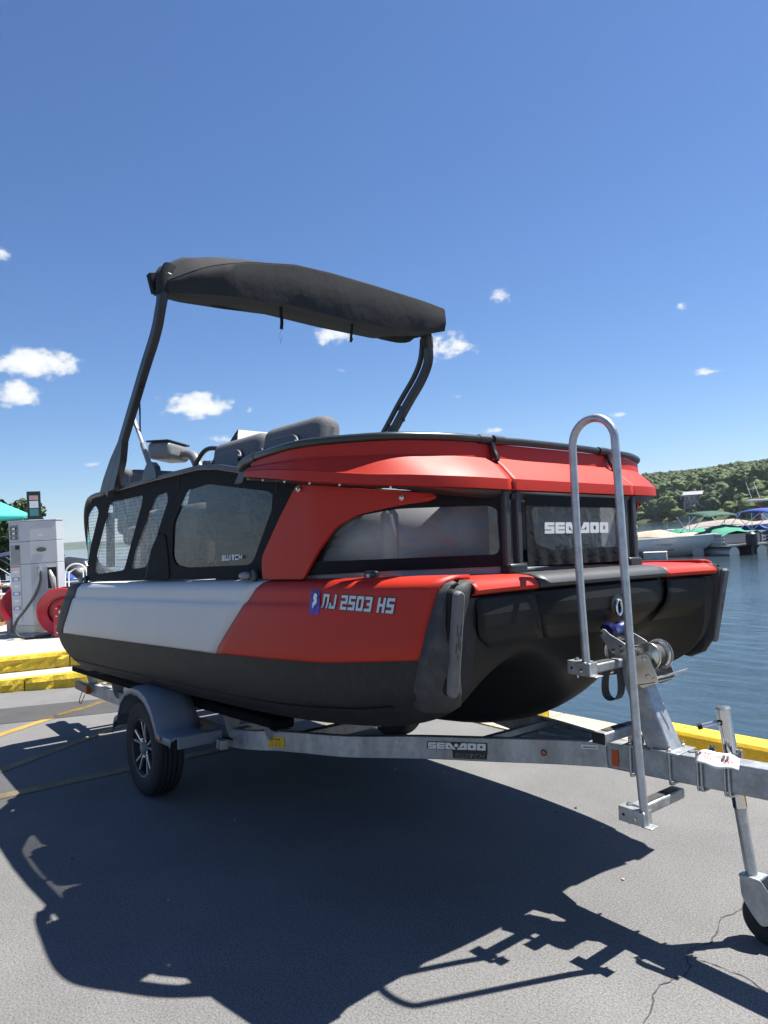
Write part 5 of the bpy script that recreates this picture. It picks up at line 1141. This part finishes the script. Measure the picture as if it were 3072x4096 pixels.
def picnic(x, y, rz, label, L=1.5, h=.74):
    c = Vector((x, y, .386)); rm = Matrix.Rotation(rz, 3, 'Z'); o = thing('wooden_table', label, 'table', tuple(c), lot=False)
    B = lambda ctr, d, name: MB().box(c+rm @ Vector(ctr), d, rm).build(name, WOOD, o, smooth=0, bevel=.006)
    for k in range(5): B((0, -.30+k*.15, h-.02), (L, .14, .04), 'plank')
    for s_ in (-1, 1):
        B((s_*L*.36, 0, h-.07), (.07, .66, .06), 'crossbar'); B((s_*L*.36, 0, h/2-.05), (.09, .09, h-.1), 'leg'); B((s_*L*.36, 0, .03), (.09, .6, .06), 'foot')
    return o
chair(-11.75, .62, 2.6, 'white metal cafe chair with looped back left of the fuel pump')
chair(-12.9, .34, 2.2, 'white metal cafe chair with looped back behind the wooden tables')
chair(-10.75, 1.35, -.4, 'white metal cafe chair with looped back right of the fuel pump')
picnic(-12.4, -.25, .3, 'brown wooden table under the turquoise parasol', 1.3, .70)
picnic(-10.6, -.45, 1.0, 'low brown wooden table beside the red hose reel', 1.2, .52)
TEAL = mat('turquoise_canvas', (.05, .52, .50), .8, var=.06, vscale=2, bump=.15, bscale=20)
def parasol(x, y, R0, z0, hgt, label, rot=0):
    o = thing('parasol', label, 'parasol', (x, y, .386), lot=False); n = 8; c = Vector((x, y, z0)); rows = []
    for r, h in ((.02, hgt), (.5, hgt*.66), (1, 0)):
        rw = []
        for k in range(n*4):
            an = 2*math.pi*k/(n*4)+rot; kk = (k % 4)/4; sag = 1-(.09*math.sin(math.pi*kk) if r > .3 else 0)
            rw.append(c+Vector((math.cos(an)*r*R0*sag, math.sin(an)*r*R0*sag, h)))
        rows.append(rw)
    rows.append([p+Vector((0, 0, -.03)) for p in rows[-1]])
    MB().grid(rows, True).build('canopy', TEAL, o, smooth=20)
    MB().tube([(x, y, .386), (x, y, z0+hgt)], .024, 8).build('pole', WMET, o)
    MB().lathe([(.0005, .08), (.06, .08), (.28, .05), (.30, 0)], (x, y, .386), (0, 0, 1), 20).build('base', PDARK, o)
    for k in range(n):
        an = 2*math.pi*k/n+rot; MB().tube([c+Vector((0, 0, hgt*.9)), c+Vector((math.cos(an)*R0*.97, math.sin(an)*R0*.97, -.015))], .008, 5).build('rib', WMET, o)
    return o
parasol(-12.0, -.55, 1.48, 2.52, .55, 'large turquoise parasol behind the fuel pump', .2)
parasol(-14.6, -1.05, 1.3, 2.02, .45, 'second turquoise parasol, lower and farther back on the terrace', .5)

# ---- boats
BWHITE = mat('gelcoat_white', (.66, .66, .65), .25, var=.05, coat=.2)
TANCV = mat('tan_boat_cover', (.42, .33, .24), .85, var=.12, vscale=2, bump=.3, bscale=8)
GREENC = mat('green_boat_cover', (.018, .20, .125), .8, var=.15, vscale=2, bump=.3, bscale=8)
DGREENC = mat('dark_green_bimini', (.012, .065, .04), .8, var=.15)
BLUEC = mat('blue_boat_cover', (.012, .045, .24), .8, var=.15, vscale=2, bump=.3, bscale=8)
BEIGEF = mat('beige_fence', (.42, .40, .37), .5, var=.06)
ALUT = mat('aluminium_pontoon', (.45, .44, .42), .35, metal=.6, var=.15, vscale=2)
def xf(o, rz): 
    c = Vector(o); rm = Matrix.Rotation(rz, 3, 'Z'); return lambda a, b, z: c+rm @ Vector((a, b, z))
def hull_boat(name, label, o, rz, L, W, H, mh, mc, cover=True, band=None, draft=.15):
    P = xf(o, rz); t = thing(name, label, 'boat', tuple(o), lot=False)
    rows = []
    for i in range(15):
        u = i/14; x = lerp(-L/2, L/2, u); k = max(0, (u-.45)/.55); w = W/2*(1-k**2.6*.985); zs = H*(.86+.20*u*u); fl = .80-.30*k
        rows.append([P(x+.30*k*.0, w*s_, z) if True else None for s_, z in ((-1, zs), (-.985, zs*.7), (-fl, lerp(.10, .45, k)*H), (-.4*fl, lerp(-draft, H*.30, k**2)), (0, lerp(-draft-.1, H*.24, k**2)), (.4*fl, lerp(-draft, H*.30, k**2)), (fl, lerp(.10, .45, k)*H), (.985, zs*.7), (1, zs))])
    # rake: shift the lower stem aft
    rr = []
    for i, r in enumerate(rows):
        k = max(0, (i/14-.45)/.55); q = []
        for j, p in enumerate(r):
            low_ = [0, .15, .55, .9, 1, .9, .55, .15, 0][j]; d = P(1, 0, 0)-P(0, 0, 0); q.append(p-d*(low_*k**1.5*.95))
        rr.append(q)
    MB().grid(rr).add(rr[0], [tuple(range(9))]).build('hull', mh, t, smooth=45)
    rim = [r[0] for r in rr]+[r[-1] for r in rr[::-1]]
    MB().tube([p+Vector((0, 0, .02)) for p in rim], .045, 8).build('gunwale', BWHITE, t)
    MB().grid([[r[0]+Vector((0, 0, .01)), r[-1]+Vector((0, 0, .01))] for r in rr]).build('deck', BWHITE, t)
    if band: MB().tube([r[1].lerp(r[2], .75)+(r[1]-r[7]).normalized()*.03 for r in rr[:11]], .02, 6).build('stripe', band, t)
    if cover:
        cr_ = []
        for i in range(2, 13):
            u = i/14; a, b = rr[i][0], rr[i][-1]; hh = interp(u, [(.1, .12), (.3, .42), (.52, .48), (.62, .18), (.8, .20), (.93, .03)])
            cr_.append([a.lerp(b, v)+Vector((0, 0, .03+hh*math.sin(math.pi*v)**.55)) for v in np.linspace(.03, .97, 9)])
        MB().grid(cr_).build('cover', mc, t, smooth=50)
    return t, P
def pontoon(name, label, o, rz, L, W, mf, mc, bim, full=True, rails=True, engine=True):
    P = xf(o, rz); t = thing(name, label, 'pontoon boat', tuple(o), lot=False)
    for s_ in (-1, 1):
        MB().tube([P(-L/2, s_*W*.34, .14), P(L/2-.7, s_*W*.34, .14), P(L/2-.3, s_*W*.34, .2), P(L/2, s_*W*.34, .42)], [.30, .30, .24, .04], 18).build('pontoon_tube', ALUT, t)
    B = lambda c_, d, m, nme, bv=.01: MB().box(P(*c_), d, rz).build(nme, m, t, smooth=0, bevel=bv)
    B((0, 0, .50), (L, W, .10), ALUT, 'deck')
    for s_ in (-1, 1):
        B((-.1, s_*(W/2-.03), .82), (L*.86, .03, .52), mf, 'fence_panel')
        for k in range(5): MB().tube([P(-L*.43+k*L*.215-.1, s_*W/2, .56), P(-L*.43+k*L*.215-.1, s_*W/2, 1.12)], .018, 6).build('fence_post', WMET, t)
        if rails:
            for z in (.70, .86, 1.12): MB().tube([P(-L*.48, s_*(W/2+.01), z), P(L*.42, s_*(W/2+.01), z)], .018, 6).build('fence_rail', WMET, t)
    B((-L*.44, 0, .82), (.03, W*.9, .5), mf, 'fence_panel')
    rows = []
    for i in range(13):
        u = i/12; x = lerp(-L*.46, L*.40, u); hh = 1.16+.10*math.sin(u*9)*.5+(.30 if .2 < u < .32 else 0)+(.18 if .68 < u < .8 else 0); rows.append([P(x, W/2*v, (.98 if abs(v) > .99 else hh+.06*math.sin(v*5+u*7))) for v in (-1.02, -1.0, -.7, -.3, 0, .3, .7, 1.0, 1.02)])
    MB().grid(rows).build('cover', mc, t, smooth=55)
    if bim:
        bm_, x0 = bim; rows = []
        for i in range(9):
            u = i/8; rows.append([P(x0+lerp(-1.3, 1.3, u), W*.46*v, 2.30-.30*(abs(u-.55)*1.7)**2-.16*abs(v)**3) for v in np.linspace(-1, 1, 7)])
        MB().grid(rows).build('bimini_top', bm_, t, smooth=60, solid=.02)
        for s_ in (-1, 1):
            for xa, xb in ((-1.1, .1), (1.15, .1), (.1, .1), (-.4, 1.0)): MB().tube([P(x0+xa, s_*W*.45, 2.05), P(x0+xb, s_*W*.47, 1.12)], .018, 6).build('bimini_pole', WMET, t)
    if engine:
        MB().lathe([(.0005, .0), (.24, .04), (.28, .35), (.25, .62), (.10, .74), (.0005, .75)], P(-L/2-.28, 0, .42), (0, 0, 1), 16).build('outboard_cowl', BLACK, t)
        MB().box(P(-L/2-.22, 0, .15), (.20, .16, .8), rz).build('outboard_leg', BLACK, t, bevel=.03)
    return t, P
def boathdg(x, y): return math.atan2(y, x)
VR = Vector((.868, .495, 0))                                   # runs along the row of moorings
# moored boats across the water
t, P = hull_boat('motor_boat', 'white motor boat with tan canvas cover moored across the water', (-15.85, 32.95, WZ), math.atan2(-.60, .80)+.62, 6.4, 2.3, 1.02, BWHITE, TANCV, band=BLACK)
m = MB(); lettering(m, 'NJ 9152 HD', lambda a, b: P(.55+a, -1.13+.05*a, .60+b), .07, .09, .018, .03); m.build('hull_number', DGREY, t, smooth=0)
pontoon('covered_pontoon', 'pontoon boat under a bright green cover with dark green bimini', (-14.4, 34.9, WZ), 2.70, 6.6, 2.4, BEIGEF, GREENC, (DGREENC, -.5))
pontoon('covered_pontoon', 'pontoon boat under a blue cover with blue bimini and white fence rails', (-12.0, 37.6, WZ), 2.95, 6.8, 2.4, mat('navy_fence', (.02, .03, .09), .4), BLUEC, (BLUEC, .2))
t, P = hull_boat('motor_boat', 'long motor boat under a brownish grey cover behind the blue pontoon', (-16.6, 43.2, WZ), .42, 8.2, 2.6, 1.35, mat('taupe_hull', (.36, .32, .29), .4), mat('taupe_cover', (.27, .235, .21), .85, var=.1))
t, P = hull_boat('cruiser_boat', 'white cruiser with hardtop and antennas beyond the covered pontoons', (-15.2, 49.5, WZ), .5, 7.5, 2.6, 1.3, BWHITE, TANCV, cover=False)
MB().box(P(-.6, 0, 1.75), (3.0, 1.9, .75), .5).build('cabin', BWHITE, t, bevel=.2, bseg=3)
MB().box(P(-1.3, 0, 2.85), (3.4, 2.2, .14), .5).build('hardtop', BWHITE, t, bevel=.05)
for a, b in ((-2.4, -.9), (-2.4, .9), (.0, -.9), (.0, .9)): MB().tube([P(a, b, 1.3), P(a, b, 2.8)], .03, 6).build('hardtop_post', BLACKM, t)
for a in (-2.6, -2.1): MB().tube([P(a, .5, 2.85), P(a-.35, .5, 4.2)], .015, 5).build('antenna', WMET, t)
MB().tube(smoothpath([P(-2.6, -1.0, 1.4), P(-2.2, -1.05, 2.2), P(-2.6, -1.1, 2.7)], 5), .06, 6).build('red_rigging', mat('red_rope', (.45, .08, .07), .7), t)
# floating dock pieces
FLOAT = mat('weathered_float', (.48, .46, .41), .8, var=.2, vscale=3, bump=.3, bscale=20, speck=(4, .5, (.33, .28, .2)))
for k, (x, y, lx, ly, h, lab) in enumerate([(-14.7, 30.5, 1.1, 1.1, .34, 'square white dock float in front of the white motor boat'), (-13.75, 33.0, .55, .7, .72, 'tall pale dock float by the stern of the green covered pontoon'), (-18.0, 31.2, 3.2, 1.0, .30, 'long pale floating dock beside the white motor boat')]):
    f = thing('dock_float', lab, 'dock', (x, y, WZ), lot=False)
    MB().box((x, y, WZ+h/2-.15), (lx, ly, h+.3), .5).build('float_body', FLOAT, f, bevel=.04); MB().box((x, y, WZ+h+.015), (lx*1.03, ly*1.03, .03), .5).build('float_deck', BEIGEF, f, bevel=.008)
# boats behind the terrace
pontoon('covered_pontoon', 'dark pontoon boat with blue cover moored behind the terrace chairs', (-24.6, 3.0, WZ), 1.2, 6.2, 2.4, mat('navy_side', (.02, .025, .05), .3), BLUEC, (mat('navy_bimini', (.012, .02, .06), .8), .3), engine=False)
t, P = hull_boat('motor_boat', 'black motor boat with raked windscreen moored right of the fuel pump', (-20.6, 4.9, WZ), .55, 6.8, 2.4, 1.2, mat('black_gelcoat', (.015, .015, .017), .2, coat=.4), TANCV, cover=False)
MB().grid([[P(.2+.5*(1-v), w, 1.2+.55*v) for w in (-1.0, -.6, 0, .6, 1.0)] for v in (0, .5, 1)]).build('windscreen', ACRYL, t, smooth=60)
MB().tube([P(.7, -1.05, 1.2), P(.2, -1.0, 1.76), P(.2, 1.0, 1.76), P(.7, 1.05, 1.2)], .035, 6).build('windscreen_frame', ALU, t)
rows = [[P(-2.3+.45*i, .95*v, 1.95-.25*v*v-.06*(i-2)**2) for v in (-1, -.6, 0, .6, 1)] for i in range(6)]
MB().grid(rows).build('bimini_top', BLACK, t, smooth=60, solid=.03)
for a in (-2.2, -.1):
    for s_ in (-1, 1): MB().tube([P(a, .93*s_, 1.62), P(-1.0, 1.05*s_, 1.15)], .02, 6).build('bimini_pole', ALU, t)

# ---- trees
LEAF = mat('leaf_green', (.065, .105, .028), .7, var=.45, vscale=.5, col2=(.085, .125, .035), spec=.3)
LEAFD = mat('leaf_dark_green', (.030, .055, .018), .7, var=.45, vscale=.5, col2=(.06, .095, .028), spec=.3)
BARK = mat('bark', (.07, .055, .04), .9, var=.3, bump=.5, bscale=30)
def leafcloud(centres, n, size, squash=.85, seed=1, out=None):
    """leaf-sized quads spread through blob-shaped clumps; centres: (x,y,z,r)"""
    rg = np.random.default_rng(seed); C = np.array(centres); per = np.maximum(1, (n*C[:, 3]**2/np.sum(C[:, 3]**2)).astype(int)); V = []
    for (x, y, z, r), k in zip(C, per):
        d = rg.normal(size=(k, 3)); d /= np.linalg.norm(d, axis=1)[:, None]; rad = r*(.55+.5*rg.random(k)**.6); p = d*rad[:, None]; p[:, 2] *= squash; p += (x, y, z)
        nrm = d*.7+rg.normal(size=(k, 3))*.6; nrm /= np.linalg.norm(nrm, axis=1)[:, None]
        a = np.cross(nrm, rg.normal(size=(k, 3))); a /= np.linalg.norm(a, axis=1)[:, None]; b = np.cross(nrm, a); s = size*(.6+.8*rg.random(k))[:, None]
        V.append(np.stack([p-a*s-b*s*.6, p+a*s-b*s*.6, p+a*s*.7+b*s*.6, p-a*s*.7+b*s*.6], 1).reshape(-1, 3))
    return np.concatenate(V)
def quadmesh(name, V, m, parent=None, base=(0, 0, 0), mats=None, idx=None):
    me = bpy.data.meshes.new(name); n = len(V); V = V-np.array(base); me.vertices.add(n); me.vertices.foreach_set('co', V.astype(np.float32).ravel())
    q = n//4; me.loops.add(n); me.loops.foreach_set('vertex_index', np.arange(n, dtype=np.int32)); me.polygons.add(q)
    me.polygons.foreach_set('loop_start', np.arange(0, n, 4, dtype=np.int32)); me.polygons.foreach_set('loop_total', np.full(q, 4, dtype=np.int32))
    for mm in (mats or [m]): me.materials.append(mm)
    if idx is not None: me.polygons.foreach_set('material_index', idx.astype(np.int32))
    me.update(); me.validate(); o = bpy.data.objects.new(name, me); COL.objects.link(o)
    if parent is not None: o.parent = parent
    else: o.location = base
    return o
def tree(x, y, z, h, r, label, seed, n=3500, ls=.11, m=LEAF):
    t = thing('broadleaf_tree', label, 'tree', (x, y, z), lot=False); rg = random.Random(seed)
    MB().tube([(x, y, z), (x+.1, y, z+h*.25), (x+.05, y+.1, z+h*.55), (x, y, z+h*.8)], [r*.10, r*.085, r*.06, r*.02], 10).build('trunk', BARK, t)
    C = []
    for k in range(16):
        an = rg.uniform(0, 6.28); rr = r*rg.uniform(.2, .75); zz = z+h*rg.uniform(.34, .86); C.append((x+math.cos(an)*rr, y+math.sin(an)*rr, zz, r*rg.uniform(.28, .46)))
        MB().tube([(x, y, z+h*rg.uniform(.25, .5)), (lerp(x, C[-1][0], .5), lerp(y, C[-1][1], .5), lerp(z+h*.4, zz, .6)), C[-1][:3]], [r*.04, r*.025, r*.008], 6).build('limb', BARK, t)
    quadmesh('crown', leafcloud(C, n, ls, .85, seed), m, t, (x, y, z)); return t
tree(-33.5, 4.15, -.3, 4.6, 1.9, 'bushy green tree by the water left of the fuel pump', 3, 5200, .10)
tree(-37.5, 3.2, -.3, 5.0, 2.2, 'darker tree standing behind the bushy green tree', 5, 4200, .11, LEAFD)

# ---- hills
FLOOR = mat('forest_floor', (.045, .06, .025), .95, var=.4, vscale=.02, spec=.1)
CX, CY = 4.957, -2.89
def polar(az, d, z): a = R_(az); return Vector((CX+math.cos(a)*d, CY+math.sin(a)*d, z))
def ridge_el(az): return interp(az, [(88, 3.4), (100, 3.9), (106, 3.75), (112.6, 3.35), (115.5, 3.12), (118, 3.0), (120.5, 3.02), (124, 2.8), (130, 2.1), (138, 1.6), (146, 1.2), (152, .7)])
def hill_z(az, d):
    shore = interp(az, [(88, 215), (112, 218), (117, 228), (121, 262), (130, 330), (152, 600)]); 
    u = max(0, (d-shore)/(700-shore)) if shore < 690 else 0
    top = 1.767+700*math.tan(R_(ridge_el(az)))-9
    return WZ-.8+ (top-WZ)*(min(1, u)**.85)+ (1.5 if u > .004 else -1.0)*min(1, u*60)
rows = []
for d in [200, 215, 225, 235, 250, 275, 310, 350, 400, 460, 530, 600, 660, 700, 760, 900]:
    rows.append([polar(az, d, hill_z(az, d) if d <= 700 else hill_z(az, 700)-(d-700)*.12) for az in np.arange(88, 153, 1.0)])
tag(MB().grid(rows).build('hill', FLOOR, smooth=60), kind='structure')
rg = np.random.default_rng(11)
bmi = bmesh.new(); bmesh.ops.create_icosphere(bmi, subdivisions=2, radius=1); ICV = np.array([v.co[:] for v in bmi.verts]); ICF = np.array([[v.index for v in f.verts] for f in bmi.faces]); bmi.free()
SHORE = [(88, 215), (112, 218), (117, 228), (121, 262), (130, 330), (152, 600)]
VV, FF, MI, V, IDX = [], [], [], [], []; nv = 0
for k in range(4300):
    az = rg.uniform(97, 131); d = math.sqrt(rg.uniform(205**2, 715**2)) if k % 3 else rg.uniform(205, 420)
    shore = interp(az, SHORE)
    if d < shore+3 or (116.45 < az < 118.6 and 248 < d < 268) or (az > 124 and rg.random() < .6): continue
    c = polar(az, d, hill_z(az, min(d, 700))); r = rg.uniform(2.4, 4.9); hh = rg.uniform(7, 12.5) if d > shore+18 else rg.uniform(4.5, 9)
    if 116.4 < az < 118.6 and d <= 248: hh *= .38; r *= .5
    mi = rg.integers(0, 3)
    lumps = [(c.x, c.y, c.z+hh-r*.9, r*.70)]+[(c.x+rg.normal()*r*.42, c.y+rg.normal()*r*.42, c.z+hh-r*rg.uniform(.5, 1.7), r*rg.uniform(.34, .56)) for _ in range(4 if d < 420 else 2)]
    for (x, y, z, q) in lumps:
        jit = 1+.52*(rg.random(len(ICV))-.5); P_ = ICV*jit[:, None]*q; P_[:, 2] *= .85; VV.append(P_+(x, y, z)); FF.append(ICF+nv); nv += len(ICV); MI.append(np.full(len(ICF), mi))
    q = leafcloud(lumps, 120 if d < 420 else 60, .42 if d < 420 else .62, .85, k+100); V.append(q); IDX.append(np.full(len(q)//4, mi))
VV = np.concatenate(VV); FF = np.concatenate(FF); MI = np.concatenate(MI); V = np.concatenate(V); IDX = np.concatenate(IDX)
LF = [mat('forest_green', (.060, .092, .030), .75, var=.35, vscale=.5, col2=(.105, .145, .048), spec=.2), mat('forest_dark_green', (.045, .075, .026), .75, var=.35, vscale=.5, spec=.2), mat('forest_light_green', (.092, .122, .036), .75, var=.3, vscale=.5, spec=.2)]
me = bpy.data.meshes.new('hillside_forest'); nt_, nq = len(FF), len(V)//4
me.vertices.add(len(VV)+len(V)); me.vertices.foreach_set('co', np.concatenate([VV, V]).astype(np.float32).ravel())
li = np.concatenate([FF.ravel(), np.arange(len(V))+len(VV)]).astype(np.int32); me.loops.add(len(li)); me.loops.foreach_set('vertex_index', li); me.polygons.add(nt_+nq)
me.polygons.foreach_set('loop_start', np.concatenate([np.arange(nt_)*3, nt_*3+np.arange(nq)*4]).astype(np.int32)); me.polygons.foreach_set('loop_total', np.concatenate([np.full(nt_, 3), np.full(nq, 4)]).astype(np.int32))
me.polygons.foreach_set('material_index', np.concatenate([MI, IDX]).astype(np.int32)); me.polygons.foreach_set('use_smooth', np.zeros(nt_+nq, dtype=bool))
for mm in LF: me.materials.append(mm)
me.update(); me.validate(); o = bpy.data.objects.new('hillside_forest', me); COL.objects.link(o)
tag(o, 'dense green wood covering the far hillside', 'forest', kind='stuff')
# distant low ridges to the left
rows = []
for j in range(6):
    rows.append([polar(az, 2300+j*130, WZ-1+ (2300*math.tan(R_(.62+.12*math.sin(az*.5)+.05*math.sin(az*1.7))))*math.sin(math.pi*min(1, j/4)*.5)+noise.noise((az*2.3, j*.7, 0))*2.5*(j > 0)) for az in np.arange(148, 184, .12)])
tag(MB().grid(rows).build('far_ridge', mat('far_wood', (.040, .066, .026), .9, var=.45, vscale=.012, spec=.1, detail=9), smooth=0), kind='structure')
# lake house
hc = polar(117.55, 262, 0); hz0 = hill_z(117.55, 262)
ho = thing('lake_house', 'grey lake house with pale roof among trees on the far shore', 'house', (hc.x, hc.y, hz0), lot=False)
P = xf((hc.x, hc.y, hz0), R_(117.6-90)); hr = R_(117.6-90)
GW_ = mat('grey_siding', (.20, .205, .215), .7, var=.08); ROOF = mat('grey_roof', (.26, .27, .29), .8, var=.1); GLS = mat('window_glass', (.05, .06, .075), .1)
MB().box(P(0, 0, 2.6), (6.4, 5, 5.0), hr).build('wall', GW_, ho, smooth=0)
MB().add([P(-3.6, -3.0, 4.9), P(3.6, -3.0, 4.9), P(3.6, 3.0, 4.9), P(-3.6, 3.0, 4.9), P(-3.2, 0, 6.1), P(3.2, 0, 6.1)], [(0, 1, 5, 4), (2, 3, 4, 5), (0, 4, 3), (1, 2, 5), (3, 2, 1, 0)]).build('roof', ROOF, ho, smooth=0)
for z in (1.5, 3.8):
    for a in (-2.2, -.75, .75, 2.2): w_ = MB().box(P(a, -2.53, z), (1.1, .1, 1.3), hr).build('window', WMET, ho, smooth=0); MB().box(P(a, -2.60, z), (.95, .06, 1.1), hr).build('pane', GLS, w_, smooth=0)
MB().box(P(0, -3.4, 2.55), (6.8, 1.8, .15), hr).build('balcony', WMET, ho, smooth=0)
for a in (-3.2, -1.1, 1.1, 3.2): MB().box(P(a, -4.1, 1.2), (.2, .2, 2.6), hr).build('post', WMET, ho, smooth=0)
m = MB().box(polar(117.4, 236, WZ+.5), (12, 2.5, 1.6), hr); tag(m.build('shore_wall', mat('shore_stone', (.22, .20, .17), .9, var=.3, vscale=.5, bump=.5, bscale=3), base=tuple(polar(117.4, 236, WZ))), 'stone retaining wall at the water below the lake house', 'wall')

# ---- thin summer haze over the lake
hm = bpy.data.materials.new('haze'); hm.use_nodes = True; hn = hm.node_tree.nodes; hn.remove(hn['Principled BSDF'])
pv = hn.new('ShaderNodeVolumePrincipled'); pv.inputs['Color'].default_value = (.80, .88, 1.0, 1); pv.inputs['Density'].default_value = .00014; pv.inputs['Anisotropy'].default_value = .2
hm.node_tree.links.new(pv.outputs[0], hn['Material Output'].inputs['Volume'])
hb = MB().box((0, 0, 40), (9000, 9000, 100)).build('haze', hm, smooth=0); tag(hb, kind='stuff')

# ------------------------------------------------------------------ lay the lot's things on its slope
bpy.context.view_layer.update()
for o in LOT:
    o.matrix_world = TILT @ o.matrix_basis
